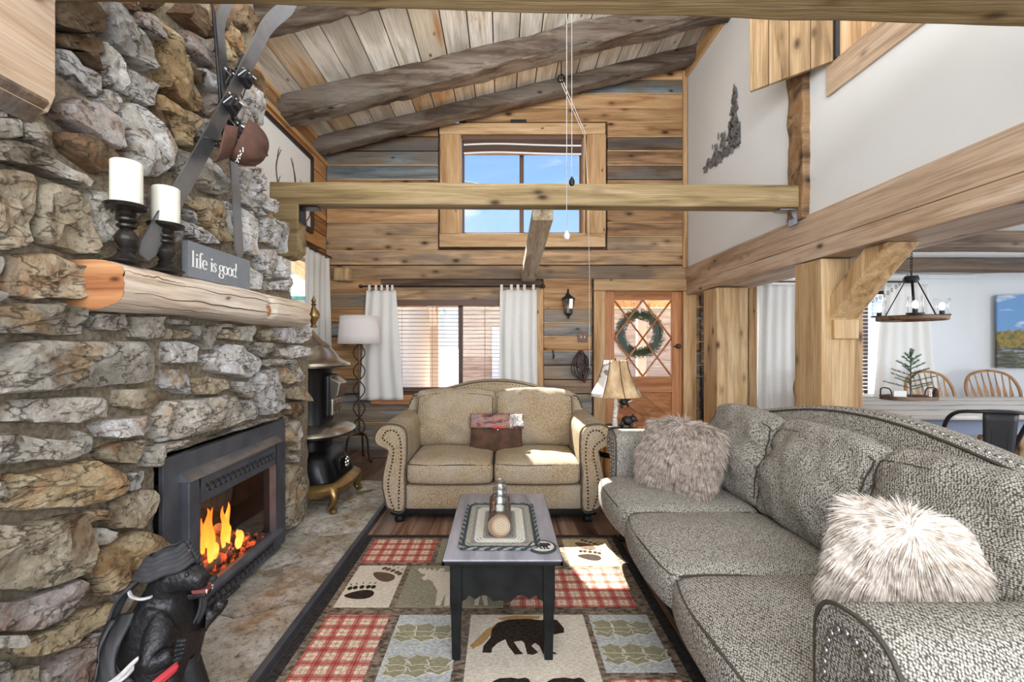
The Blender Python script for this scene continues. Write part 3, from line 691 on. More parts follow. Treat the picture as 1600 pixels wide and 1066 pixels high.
# ================================================================ STONE CHIMNEY
STONES = """cw 1592,2530 1624,2529 1677,2542 1774,2533 1801,2499 1795,2437 1774,2383 1710,2383 1614,2396 1594,2434 1580,2458
cw 1413,2240 1444,2267 1502,2248 1559,2246 1575,2201 1573,2170 1516,2171 1448,2179 1428,2205
cw 1575,2370 1645,2364 1653,2338 1658,2235 1580,2229
cw 1671,2341 1817,2363 1811,2258 1669,2254
cw 1594,2216 1661,2218 1671,2202 1627,2143 1580,2170
br 1372,2257 1460,2319 1568,2377 1568,2323 1460,2268 1394,2250
br 1368,2350 1575,2513 1568,2390 1481,2337 1420,2306 1368,2284
br 1460,2260 1561,2310 1566,2258 1556,2253 1502,2260
mx 1409,2064 1452,2088 1494,2134 1566,2141 1624,2120 1650,2014 1566,2015 1469,2022 1413,2028
br 1444,1990 1494,2010 1604,2033 1650,2000 1655,1976 1575,1905 1477,1927 1444,1952
cw 1666,2186 1721,2238 1792,2234 1856,2207 1897,2156 1890,2051 1805,1979 1733,1956 1699,2003 1677,2057 1655,2136
oc 1869,2594 1924,2617 1972,2591 2006,2560 2061,2495 2107,2443 2095,2397 2053,2370 1924,2364 1842,2363 1856,2436 1862,2530
oc 1824,2328 1925,2334 2049,2351 2046,2256 1968,2167 1918,2176 1904,2281 1830,2273
br 1931,2736 1968,2800 2021,2851 2078,2872 2146,2884 2155,2775 2095,2745 2021,2738
mx 2006,2721 2112,2745 2164,2741 2201,2659 2120,2637 2021,2646 1998,2668
cw 2120,2620 2164,2625 2210,2623 2210,2546 2146,2545 2120,2575
br 2220,3004 2278,2993 2283,2905 2229,2915
oc 2298,2965 2361,2960 2449,2930 2427,2863 2319,2874 2283,2887
br 2361,3112 2449,3167 2533,3169 2558,3126 2496,3042 2393,3028 2350,3059
oc 2288,2872 2361,2871 2404,2849 2393,2816 2298,2768
cw 2361,2599 2427,2655 2473,2595 2533,2534 2361,2450 2339,2544
cw 2438,2714 2508,2768 2596,2750 2649,2708 2662,2608 2570,2556 2485,2608 2444,2665
br 2533,2877 2596,2875 2636,2842 2662,2730 2570,2749 2508,2802
br 1792,2656 1830,2665 1876,2740 1862,2739 1792,2685
mx 1792,2622 1817,2626 1842,2561 1830,2542 1792,2555
oc 1830,2621 1862,2649 1924,2648 1983,2625 1968,2605 1889,2613
mx 1738,2597 1786,2628 1817,2617 1836,2547 1792,2546 1732,2555
br 1645,2571 1727,2635 1786,2637 1727,2593 1677,2573
cw 1990,2593 2021,2616 2057,2603 2037,2574
mx 2103,2396 2164,2514 2206,2538 2220,2504 2146,2407
br 2029,2564 2103,2587 2112,2541 2078,2516 2037,2536
gy 1206,1909 1306,1967 1318,1913 1284,1898 1206,1862
gy 1321,1981 1381,2012 1379,1923 1372,1908 1321,1911
gy 1206,1932 1276,1977 1285,1959 1206,1915
gy 1206,1855 1281,1888 1340,1891 1394,1881 1460,1873 1529,1859 1520,1837 1452,1833 1375,1834 1306,1835 1206,1804
tn 1206,1782 1285,1810 1332,1816 1354,1791 1349,1707 1332,1663 1327,1594 1257,1568 1206,1560
tn 1364,1795 1395,1818 1436,1815 1468,1806 1509,1794 1526,1771 1521,1726 1533,1692 1550,1645 1550,1617 1480,1606 1447,1612 1395,1609 1370,1615 1358,1641 1362,1711
gy 1538,1818 1575,1854 1596,1849 1614,1787 1628,1744 1619,1684 1575,1662 1550,1645 1528,1728
mx 1734,1905 1779,1874 1753,1828 1695,1780 1692,1829
oc 1692,1738 1750,1782 1798,1798 1805,1749 1779,1704 1692,1677
cw 2060,2351 2137,2384 2137,2335 2069,2258
cw 2109,2219 2189,2148 2287,2136 2266,2119 2127,2148
oc 2118,2005 2219,2036 2282,1926 2303,1830 2229,1819 2137,1865 2095,1905
cw 2250,2039 2309,2045 2336,1844 2309,1834 2287,1927
cw 1953,1858 2013,1849 2127,1847 2224,1805 2060,1774 1961,1807
cw 1981,1908 2051,1918 2114,1880 2105,1868 2013,1875
oc 1997,1988 2105,1958 2091,1930 1981,1942
mx 1896,1842 1945,1845 1949,1784 1911,1740 1874,1766
gy 2060,2121 2123,2140 2240,2119 2298,2091 2180,2035 2060,2053
gy 1918,2169 1965,2156 2022,2169 2047,2116 1997,2030 1941,2038
br 1832,2266 1896,2272 1904,2178 1867,2178 1825,2215
cw 2371,2239 2557,2327 2635,2287 2653,2216 2570,2201 2523,2134 2382,2167
cw 2376,2139 2570,2104 2642,2077 2622,2057 2496,2061 2382,2065
cw 2535,2148 2583,2185 2821,2206 2813,2173 2746,2108 2635,2111 2551,2112
cw 2387,2044 2496,2054 2545,2015 2570,1925 2545,1878 2545,1817 2496,1800 2421,1805 2398,1909
cw 2609,2033 2718,2100 2821,2009 2821,1918 2635,1913
cw 2768,2085 2899,2106 2891,1918 2852,1879 2839,2014
cw 2583,1859 2791,1904 2806,1802 2704,1704 2622,1748
cw 2813,1871 2883,1870 2916,1798 2982,1778 2883,1727 2761,1742 2810,1803
cw 2426,1767 2508,1735 2615,1712 2570,1622 2449,1620 2426,1689
cw 2704,1690 2798,1703 2806,1652 2711,1640
cw 2828,1708 2982,1762 2982,1698 2916,1658 2836,1663
tn 1300,1563 1375,1589 1444,1577 1511,1573 1516,1529 1503,1463 1452,1450 1386,1450 1323,1436 1303,1445 1293,1496
gy 1206,1405 1372,1430 1413,1438 1518,1428 1485,1334 1375,1331 1284,1336 1206,1334
gy 1538,1412 1678,1425 1681,1362 1575,1352 1538,1368
gy 1206,1466 1268,1448 1259,1426 1206,1418
gy 1206,1547 1271,1557 1274,1527 1262,1494 1206,1489
gy 1721,1416 1856,1425 1869,1346 1836,1330 1756,1329 1726,1338
gy 1896,1413 1991,1413 1991,1397 1896,1392
tn 1883,1372 2014,1376 2022,1339 1883,1331
gy 2045,1394 2239,1403 2239,1379 2129,1284 2086,1318 2033,1339
tn 2268,1386 2393,1391 2393,1327 2268,1338
gy 2268,1414 2393,1420 2393,1401 2268,1395
gy 2404,1406 2533,1419 2533,1385 2508,1324 2415,1329
tn 2545,1358 2690,1412 2776,1408 2791,1337 2662,1325
gy 2545,1324 2761,1315 2806,1251 2609,1227 2545,1283
cw 2836,1418 3017,1434 3079,1370 3052,1321 2852,1319 2806,1341
cw 3098,1429 3203,1450 3263,1383 3183,1330 3098,1321
cw 2852,1281 3052,1308 3183,1287 3183,1228 2965,1217 2867,1242
gy 2649,1218 2754,1223 2754,1178 2649,1183
gy 2776,1218 2982,1212 3017,1199 2852,1174 2776,1185
tn 2836,1121 2883,1165 3000,1127 3017,1078 2932,1045 2821,1085
gy 3035,1215 3107,1179 3154,1085 3145,1051 3035,1052
cw 2137,1221 2160,1257 2229,1294 2298,1316 2382,1310 2536,1249 2590,1193 2577,1156 2472,1113 2364,1148 2245,1159 2170,1188
cw 2583,1151 2776,1170 2798,1154 2791,1072 2852,1021 2836,916 2791,885 2662,883 2570,952 2533,1046 2570,1111
tn 2883,1018 3089,1031 3183,963 3183,903 3017,940 2916,960
br 2916,929 3070,926 3173,871 3145,815 3070,802 2949,854
gy 2852,922 2907,930 2907,891 2852,899
cw 2329,1116 2449,1106 2508,1068 2502,1002 2404,1046 2339,1078
gy 2496,996 2533,991 2570,918 2570,873 2484,891
tn 2033,1148 2112,1159 2308,1122 2319,1084 2229,1077 2147,1068 2053,1081
gy 1874,1070 2013,1058 2219,1053 2364,1043 2460,917 2447,891 2298,883 2170,885 1973,897 1853,900 1815,919 1842,1013
cw 1889,1205 1953,1191 2022,1160 2014,1080 1953,1097 1869,1131
cw 1896,1321 1983,1322 2086,1301 2078,1223 1983,1227 1939,1223 1889,1235
tn 1666,1136 1792,1130 1883,1094 1823,1057 1750,1052 1650,1075
gy 1257,1266 1273,1293 1307,1313 1366,1320 1426,1318 1538,1318 1669,1321 1792,1320 1818,1290 1842,1224 1849,1184 1818,1152 1698,1150 1538,1157 1385,1156 1206,1171 1206,1233
gy 1322,1141 1436,1137 1583,1123 1602,1085 1602,1045 1506,1056 1489,1038 1406,1062 1280,1083 1296,1121
cw 1565,1024 1615,1032 1813,1025 1805,954 1690,958 1590,975
tn 1577,923 1628,945 1773,932 1742,878 1690,849 1596,891
gy 1206,1062 1305,1043 1420,1000 1486,991 1486,940 1410,938 1326,960 1206,976
gy 1506,1019 1559,982 1547,936 1506,935 1492,969
oc 1296,931 1401,916 1495,917 1541,910 1655,824 1655,783 1590,748 1473,768 1362,803 1276,828 1276,866
cw 1669,825 1757,813 1765,786 1727,749 1683,751
tn 1636,723 1725,750 1805,725 1812,671 1788,638 1744,620 1684,605 1622,640 1609,670
gy 1759,880 1848,900 2026,879 2036,870 1848,870 1810,855 1802,813 1774,820
gy 2192,859 2508,865 2787,862 2787,857 2477,857 2204,852
gy 1206,932 1268,918 1264,875 1206,882
br 1206,970 1256,956 1252,931 1206,940
tn 1434,716 1480,744 1538,742 1614,703 1593,683 1538,705 1468,694
tn 1256,799 1347,766 1426,752 1508,742 1520,683 1513,589 1505,539 1375,550 1285,600 1206,647 1206,725
oc 1523,579 1569,596 1728,593 1808,547 1856,474 1775,421 1569,423 1538,511
mx 1206,609 1320,548 1375,541 1502,524 1532,471 1480,430 1415,428 1356,435 1206,531
oc 1320,435 1426,406 1514,405 1607,384 1614,334 1538,325 1452,327 1356,362 1304,394
mx 1375,305 1441,293 1538,308 1662,275 1662,163 1562,164 1514,134 1366,248
tn 1289,367 1366,326 1356,265 1289,317
gy 1206,522 1298,463 1293,429 1206,484
gy 1206,454 1283,399 1281,323 1206,380
gy 1526,681 1562,672 1601,616 1562,605 1526,616
gy 1648,384 1691,372 1706,334 1669,301 1634,322
oc 1706,90 1825,103 1915,24 1860,-86 1713,-25
gy 2899,773 3070,792 3116,734 3106,669 2982,639 2899,680
gy 2965,571 3106,569 3135,512 3016,518
tn 2902,540 3052,492 3163,378 3163,90 2982,79 2932,108 2902,345
tn 2999,627 3144,645 3144,594 3034,590"""
fp = thing('stone_fireplace', 'floor-to-ceiling fieldstone fireplace and chimney along the left wall', 'fireplace', (-1.42, 2.2, 0))
body = [(.5, 0), (1.86, 0), (1.86, .83), (2.96, .83), (2.96, 0), (3.34, 0), (3.33, 1.42), (3.05, 1.70), (2.78, 2.05), (2.66, 2.3), (2.62, 3.72), (.5, 3.72)]
mbd = MB()
def hfun(y, z): return .018*noise.noise(Vector((y*7, z*7, 3)))+.008*noise.noise(Vector((y*22, z*22, 5)))
mbd.prism(body, 0, -2.195, -1.475)
# mortar skin: a bumpy sheet in front of the core
def inside(y, z, poly):
    c = False; n = len(poly)
    for i in range(n):
        (y1, z1), (y2, z2) = poly[i], poly[(i+1) % n]
        if (z1 > z) != (z2 > z) and y < (y2-y1)*(z-z1)/(z2-z1)+y1: c = not c
    return c
mbd.build('mortar_core', M['mortar'], fp)
step = .022; vs = {}; sk = MB(); fs = []
ny, nz = int(2.9/step), int(3.9/step)
def sv(i, j):
    if (i, j) not in vs:
        y, z = .5+i*step, j*step
        vs[(i, j)] = len(sk.v); sk.v.append(Vector((-1.452+hfun(y, z), y, z)))
    return vs[(i, j)]
for i in range(ny):
    for j in range(nz):
        if inside(.5+(i+.5)*step, (j+.5)*step, body): sk.f.append((sv(i, j), sv(i+1, j), sv(i+1, j+1), sv(i, j+1)))
sk.build('mortar_face', M['mortar'], fp, smooth='all')

def make_stone(poly, kind, i, x0=-1.49, mult=1):
    P = [Vector((0, y, z)) for y, z in poly]; n = len(P)
    c = sum(P, Vector())/n
    per = sum((P[k]-P[(k+1) % n]).length for k in range(n)); N = 22 if per > .5 else 16
    ring = []; acc = 0; k = 0; seg = (P[1]-P[0]).length; pos = 0
    for q in range(N):
        want = per*q/N
        while pos+seg < want and k < n-1: pos += seg; k += 1; seg = (P[(k+1) % n]-P[k]).length
        t = min(1, (want-pos)/seg) if seg > 0 else 0
        ring.append(P[k].lerp(P[(k+1) % n], t))
    size = per/4; pro = (.020+min(.030, size*.13))*mult+random.uniform(-.008, .016)
    tx, tz = random.uniform(-.10, .10), random.uniform(-.14, .10)
    levels = [(1.02, 0), (1.0, .62), (.975, .88), (.93, .99), (.74, 1.01), (.50, 1.02), (.25, 1.02)]
    v = []; f = []
    for (s, h) in levels:
        for q, r in enumerate(ring):
            p = c+(r-c)*s
            d = .010*noise.noise(p*9+Vector((i, 0, 0)))+.006*noise.noise(p*30)
            p = p+Vector((0, noise.noise(p*20+Vector((3, 1, i)))*.007, noise.noise(p*20+Vector((9, 1, i)))*.007))*(1 if h else 0)
            face = (tx*(p.y-c.y)+tz*(p.z-c.z)) if h > .5 else 0
            # chiselled facets
            fac = .0125*round(3.0*noise.noise(p*9+Vector((i*2.1, 4, 0))))*(1 if s < .95 else .3)*(h > .5)
            v.append(Vector((x0+(.055+pro)*h*1.0+face+fac+(d*1.3 if h > .5 else 0), p.y, p.z)))
    L = len(levels)
    for a in range(L-1):
        for q in range(N): f.append((a*N+q, a*N+(q+1) % N, (a+1)*N+(q+1) % N, (a+1)*N+q))
    v.append(Vector((x0+(.055+pro)*1.05+.006*noise.noise(c*9), c.y, c.z)))
    for q in range(N): f.append(((L-1)*N+q, (L-1)*N+(q+1) % N, L*N))
    o = MB().add(v, f).build('stone', M['st_'+kind], fp)
    return o
for i, ln in enumerate(STONES.strip().splitlines()):
    kd, *pp = ln.split()
    poly = [tuple(int(a)/1000 for a in p.split(',')) for p in pp]
    make_stone(poly, kd, i)
# stones outside the frame on the near side, and at the chimney edge
for i in range(26):
    z = .06+(i//2)*.28; y = .55+(i % 2)*.33+.05*math.sin(i*3)
    w, h = .27, .22
    make_stone([(y+.02, z), (y+w-.03, z+.01), (y+w, z+h*.5), (y+w-.03, z+h), (y+.03, z+h-.01), (y, z+h*.4)], random.choice(['gy', 'tn', 'cw']), 200+i)

# mantel: a split log with a sawn left end
mt = thing('mantel_shelf', 'thick worn half-log mantel shelf with a sawn brown end', 'mantel', (-1.35, 2.2, 1.5))
def logfn(u, v):
    Y = 1.497+1.46*u; w = 2*PI*v; rx, rz = .155, .082
    cx, sz = math.cos(w), math.sin(w)
    X = -1.415+rx*math.copysign(abs(cx)**.62, cx); Z = 1.510+rz*math.copysign(abs(sz)**.62, sz)
    nn = .010*noise.noise(Vector((Y*1.6, cx*1.5, sz*1.5)))+.004*noise.noise(Vector((Y*7, cx*6, sz*6)))
    # long drying crack along the face
    zc = 1.525-.014*(Y-1.5)+.008*math.sin(Y*5); cr_ = max(0, 1-abs(Z-zc)/.006) if cx > 0 else 0
    pinch = .004*math.sin(Y*9)
    knot = .022*math.exp(-((Y-2.46)/.035)**2)*(cx > .3)
    return Vector((X+(nn-cr_*.014-knot)*cx*1.0, Y, Z+nn*sz+pinch*sz*.5))
MB().grid(logfn, 160, 64).build('log', M['mantel'], mt, smooth='all')
for (w0, u0, u1, rr_, sd) in ((.97, .03, .80, .0030, 1), (.03, .10, .97, .0022, 2), (.88, .0, .45, .0018, 3), (.10, .35, .9, .0016, 4), (.05, 0, .2, .002, 5)):
    pts = [logfn(u0+(u1-u0)*k/40, (w0+.018*noise.noise(Vector((k*.22, sd, 0)))) % 1.0) for k in range(41)]
    MB().tube(pts, [rr_*(.3+.7*math.sin(PI*k/40)) for k in range(41)], 5).build('drying_crack', M['cap'], mt, kind='stuff')
MB().sphere(logfn(.66, .99)+Vector((-.004, 0, 0)), .012, .020, .030, 12).build('knot', M['mantel_end'], mt, smooth=True)
MB().add([logfn(0, k/40)+Vector((0, -.001, 0)) for k in range(40)]+[Vector((-1.415, 1.488, 1.51))], [(k, (k+1) % 40, 40) for k in range(40)]).build('sawn_end', M['mantel_end'], mt)
MB().add([logfn(1, k/40) for k in range(40)]+[Vector((-1.415, 2.967, 1.51))], [(k, (k+1) % 40, 40) for k in range(40)]).build('sawn_end', M['mantel'], mt)

# hearth of large flags, with a black edging board
he = thing('stone_hearth', 'low hearth of pale mottled flagstone running along the fireplace', 'hearth', (-1.4, 2.6, 0))
flags = [[(-1.5, .5), (-.97, .5), (-.965, 1.42), (-1.2, 1.36), (-1.5, 1.47)], [(-1.5, 1.49), (-1.2, 1.38), (-.965, 1.44), (-.963, 2.22), (-1.25, 2.08), (-1.5, 2.18)],
         [(-1.5, 2.20), (-1.25, 2.10), (-.963, 2.24), (-.955, 3.08), (-1.2, 2.98), (-1.5, 3.10)], [(-2.2, 3.36), (-1.5, 3.12), (-1.2, 3.0), (-.955, 3.10), (-.955, 3.72), (-1.5, 3.62), (-2.2, 3.70)],
         [(-2.2, 3.72), (-1.5, 3.64), (-.955, 3.74), (-.955, 4.22), (-2.2, 4.22)]]
for i, fl_ in enumerate(flags):
    n = len(fl_); c = sum((Vector((a, b, 0)) for a, b in fl_), Vector())/n
    bm = bmesh.new(); vv = [bm.verts.new((a, b, 0)) for a, b in fl_]; bm.faces.new(vv)
    r = bmesh.ops.extrude_face_region(bm, geom=bm.faces[:]); 
    for v in r['geom']:
        if isinstance(v, bmesh.types.BMVert): v.co.z = .030
    bmesh.ops.triangulate(bm, faces=bm.faces[:]); bmesh.ops.subdivide_edges(bm, edges=bm.edges[:], cuts=14, use_grid_fill=True)
    for v in bm.verts:
        if v.co.z > .02: v.co.z += .012*noise.noise(v.co*5)+.006*noise.noise(v.co*18)+.004*round(1.6*noise.noise(v.co*3))
    mb = MB(); bm.verts.index_update(); mb.v = [v.co.copy() for v in bm.verts]; mb.f = [tuple(q.index for q in f.verts) for f in bm.faces]; bm.free()
    mb.build('flagstone', M['hearth'], he)
MB().box(-2.2, -.957, .5, 4.22, -.005, .022).build('mortar_bed', M['mortar'], he)
MB().rbox((-.942, 2.36, .02), (.030, 3.74, .046), .003, 9).build('edging_strip', M['insert'], he)
MB().rbox((-1.57, 4.232, .014), (1.26, .022, .03), .003, 9).build('edging_strip', M['black_wood'], he)

# ---------------------------------------------------------------- gas insert
fi = thing('fireplace_insert', 'grey steel gas fireplace insert with burning logs behind glass', 'stove', (-1.42, 2.41, 0))
X0 = -1.405
sur = MB()
for (a, b, c, d) in ((1.855, 2.0, .04, .83), (2.74, 2.90, .04, .83), (2.0, 2.74, .66, .83), (2.0, 2.74, .04, .09)): sur.box(X0-.02, X0, a, b, c, d)
sur.build('surround', M['insert'], fi, bevel=.002)
x1 = X0+.035
fr = MB()
y0, y1, z0, z1 = 1.96, 2.775, .055, .71; gy0, gy1, gz0, gz1 = 2.03, 2.715, .17, .585
for (a, b, c, d) in ((y0, gy0, z0, z1), (gy1, y1, z0, z1), (gy0, gy1, gz1, z1), (gy0, gy1, z0, gz0)): fr.box(X0-.01, x1, a, b, c, d)
fr.build('face_frame', M['insert'], fi, bevel=.004)
MB().prism([(X0, .745), (x1+.010, .715), (x1+.010, .705), (X0, .705)], 1, y0-.01, y1+.005).build('hood_strip', M['steel'], fi)
MB().prism([(x1, .185), (x1+.022, .165), (x1+.022, .150), (x1, .150)], 1, y0+.05, y1-.01).build('ledge_strip', M['insert'], fi)
for (zc, n_) in ((.645, 15), (.105, 15)):
    g = MB()
    for k in range(n_):
        yy = 2.07+k*.041
        for q in (1, -1):
            g.tube([(x1+.001, yy+(0 if q > 0 else .03), zc-.02), (x1+.001, yy+.015, zc), (x1+.001, yy+(0 if q > 0 else .03), zc+.02)], .0045, 5)
    g.build('scroll_grille', M['black'], fi, kind='stuff')
MB().box(X0-.33, X0-.32, 1.97, 2.9, .1, .7).box(X0-.32, X0-.01, 1.97, 1.98, .1, .7).box(X0-.32, X0-.01, 2.89, 2.9, .1, .7).box(X0-.33, X0-.01, 1.97, 2.9, .69, .70).box(X0-.33, X0-.01, 1.97, 2.9, .10, .135).build('firebox', M['soot'], fi)
MB().box(X0-.006, X0-.003, gy0-.01, gy1+.01, gz0-.01, gz1+.01).build('glass_pane', M['smoke_glass'], fi)
ember = NT('glowing_logs'); nn = ember.noise(ember.co, 16, 5, .6)
ember.l(ember.ramp(nn, [(.50, (0, 0, 0)), (.60, (1, .08, .01)), (.74, (1, .4, .08))]), ember.b.inputs['Emission Color']); ember.b.inputs['Emission Strength'].default_value = 1.0
ember = ember.done((.16, .13, .12), .9)
ash = plain('grey_charred_log', (.20, .18, .17), .9, nz=.6, nscale=18, bump=.5)
def flog(a, b, r, m):
    pts = [Vector((0, DY, 0))+Vector(a).lerp(Vector(b), k/8)+noise.noise_vector(Vector((k*.9, a[1]*9, 1)))*.01 for k in range(9)]
    MB().tube(pts, [r*(.9+.2*noise.noise(Vector((k, r*90, 0)))) for k in range(9)], 12).build('log', m, fi, smooth=True)
DY = -.09
flog((X0-.22, 2.18, .18), (X0-.20, 2.72, .19), .045, ember); flog((X0-.12, 2.16, .18), (X0-.10, 2.50, .17), .040, ember)
flog((X0-.10, 2.20, .20), (X0-.20, 2.34, .34), .034, ash); flog((X0-.08, 2.50, .20), (X0-.21, 2.42, .36), .034, ash); flog((X0-.22, 2.6, .2), (X0-.12, 2.5, .33), .028, ember)
eb = MB()
for k in range(240):
    y = random.uniform(2.0, 2.76); xx = X0-random.uniform(.02, .28)
    eb.sphere((xx, y, .138+random.uniform(0, .012)), random.uniform(.008, .019), seg=6)
eb.build('ember_bed', ember, fi, kind='stuff')
flm = NT('flame'); g = flm.sep(flm.co)[2]
colf = flm.ramp(flm.math('MULTIPLY', g, 1.0), [(.16, (1, .50, .10)), (.30, (1, .30, .03)), (.48, (.8, .10, .01))])
flm.l(colf, flm.b.inputs['Emission Color']); flm.b.inputs['Emission Strength'].default_value = 1.9
lw_ = flm.n('ShaderNodeLayerWeight'); lw_.inputs[0].default_value = .35
flm.l(flm.ramp(lw_.outputs['Facing'], [(.15, .85), (.8, .05)]), flm.b.inputs['Alpha'])
flm = flm.done((1, .4, .1), .8)
for (y, z, h, r) in ((2.18, .2, .22, .030), (2.215, .17, .28, .032), (2.25, .2, .20, .03), (2.29, .28, .18, .02), (2.33, .22, .27, .026), (2.38, .27, .2, .02), (2.45, .24, .22, .02), (2.52, .2, .25, .022), (2.56, .18, .15, .018), (2.20, .15, .17, .045), (2.42, .16, .13, .03), (2.60, .17, .11, .03)):
    n_ = 12; ph = y*40
    pts = [Vector((X0-.08-.03*math.sin(ph), y+DY+.018*math.sin(ph+k*.7)*(k/n_), z+h*k/n_)) for k in range(n_+1)]
    MB().tube(pts, [r*(math.sin(PI*min(1, (k/n_)*.86+.14))**.8)+.0008 for k in range(n_+1)], 10, flat=.6).build('flame', flm, fi, smooth='all')
fL = bpy.data.lights.new('fire_glow', 'POINT'); fL.energy = 1.6; fL.color = (1, .45, .15); fL.shadow_soft_size = .08
fo = bpy.data.objects.new('fire_glow', fL); COL.objects.link(fo); fo.location = (X0-.12, 2.35, .42)

# ---------------------------------------------------------------- on the mantel
def candlestick(y, z, h, ch, lab, clab):
    t = thing('candlestick', lab, 'candlestick', (-1.33, y, z))
    pr_ = [(0, 0), (.062, 0), (.064, .008), (.050, .016), (.034, .030), (.024, .05), (.028, .062), (.020, .075), (.034, .11), (.036, .13), (.026, .155), (.018, .17), (.030, .18), (.030, .19), (.020, .20), (.032, .212), (.032, .222), (.021, .232), (.030, .245), (.024, .26), (.058, .275), (.064, .290), (.060, .294), (0, .290)]
    MB().lathe([(r, a*h/.294) for r, a in pr_], (-1.33, y, z), 28).build('turned_stem', M['espresso'], t, smooth=True)
    c = thing('pillar_candle', clab, 'candle', (-1.33, y, z+h+.001))
    MB().lathe([(0, 0), (.045, 0), (.047, .004), (.047, ch-.004), (.043, ch), (.02, ch-.006), (0, ch-.006)], (-1.33, y, z+h+.001), 32).build('wax', M['candle'], c, smooth=True)
    MB().tube([(-1.33, y, z+h+ch-.006), (-1.329, y, z+h+ch+.004)], .0015, 5).build('wick', M['black'], c)
candlestick(1.585, 1.595, .205, .150, 'dark turned candlestick at the left end of the mantel', 'ivory pillar candle, the taller and left of the two on the mantel')
candlestick(1.77, 1.592, .190, .142, 'dark turned candlestick beside the grey sign on the mantel', 'ivory pillar candle on the right-hand mantel candlestick')

# grey sign with its lettering drawn in thick-and-thin strokes
sg = thing('mantel_sign', 'small grey wooden sign reading life is good, leaning on the mantel', 'sign', (-1.34, 2.13, 1.60))
SX = -1.345
MB().rbox((SX, 2.13, 1.672), (.030, .46, .155), .002, 9).build('board', plain('slate_grey_paint', (.20, .22, .24), .7, nz=.25, nscale=8), sg)
lt = MB()
def L2(y, z): return Vector((SX+.0165, y, z))
def stroke(pts, ws):
    n = len(pts); vs_ = []
    for i, p in enumerate(pts):
        a = Vector(pts[min(i+1, n-1)])-Vector(pts[max(i-1, 0)]); a.normalize(); q = Vector((-a.y, a.x))*(ws[i] if isinstance(ws, list) else ws)/2
        for s_ in (1, -1):
            for d in (-.0015, .0012): w_ = L2(p[0]+q.x*s_, p[1]+q.y*s_); w_.x += d; vs_.append(w_)
    lt.add(vs_, [f for i in range(n-1) for f in ((4*i+1, 4*i+5, 4*i+7, 4*i+3), (4*i, 4*i+1, 4*i+5, 4*i+4), (4*i+2, 4*i+3, 4*i+7, 4*i+6))]+[(0, 1, 3, 2), (4*n-4, 4*n-3, 4*n-1, 4*n-2)])
def ringl(cy, cz, ry, rz, tk, tn, a0=0, a1=360):
    pts = []; ws = []
    n = 24
    for k in range(n+1):
        w = math.radians(a0+(a1-a0)*k/n); pts.append((cy+ry*math.cos(w), cz+rz*math.sin(w))); ws.append(tn+(tk-tn)*abs(math.cos(w)))
    stroke(pts, ws)
zb = 1.642; xh = .040; asc = .068; T = .0068; t2_ = .0022
def stem(y, z0_, z1_, foot=True, head=True):
    stroke([(y, z0_), (y, z1_)], T)
    if foot: stroke([(y-.008, z0_), (y+.008, z0_)], t2_)
    if head: stroke([(y-.008, z1_-.002), (y, z1_)], t2_)
def letter():
    global lt
    lt.build('letter', M['cloth_white'], sg); lt = MB()
y = 1.925
stem(y, zb, zb+asc); letter(); y += .024
stem(y, zb, zb+xh); ringl(y, zb+xh+.014, .0022, .0022, .0045, .0045); letter(); y += .022
stem(y, zb, zb+asc-.008, True, False); stroke([(y+.001, zb+asc-.01), (y+.005, zb+asc-.001), (y+.012, zb+asc), (y+.016, zb+asc-.005)], [T, .004, .003, .005]); stroke([(y-.009, zb+xh-.001), (y+.011, zb+xh-.001)], t2_); letter(); y += .030
ringl(y, zb+xh/2, .014, xh/2, T, t2_, 0, 318); stroke([(y-.014, zb+xh/2+.002), (y+.014, zb+xh/2+.002)], t2_); letter(); y += .048
stem(y, zb, zb+xh); ringl(y, zb+xh+.014, .0022, .0022, .0045, .0045); letter(); y += .022
stroke([(y+.010, zb+.031), (y+.006, zb+.039), (y, zb+.040), (y-.006, zb+.036), (y-.008, zb+.030), (y-.003, zb+.023), (y+.005, zb+.017), (y+.009, zb+.010), (y+.006, zb+.003), (y, zb), (y-.007, zb+.002), (y-.010, zb+.009)], [.003, .0025, .003, .004, .005, .0065, .0065, .005, .004, .003, .0025, .003]); letter(); y += .046
ringl(y, zb+.026, .012, .014, T*.85, t2_); ringl(y+.001, zb-.010, .016, .0115, T*.8, t2_); stroke([(y-.008, zb+.012), (y-.012, zb+.006), (y-.004, zb+.002), (y+.008, zb+.001)], [.002, .003, .004, .003]); stroke([(y+.011, zb+.034), (y+.019, zb+.039)], .003); letter(); y += .033
ringl(y, zb+xh/2, .0155, xh/2, T, t2_); letter(); y += .036
ringl(y, zb+xh/2, .0155, xh/2, T, t2_); letter(); y += .035
ringl(y, zb+xh/2, .015, xh/2, T, t2_); stem(y+.015, zb, zb+asc, False); stroke([(y+.015, zb), (y+.024, zb+.001)], t2_)
letter()

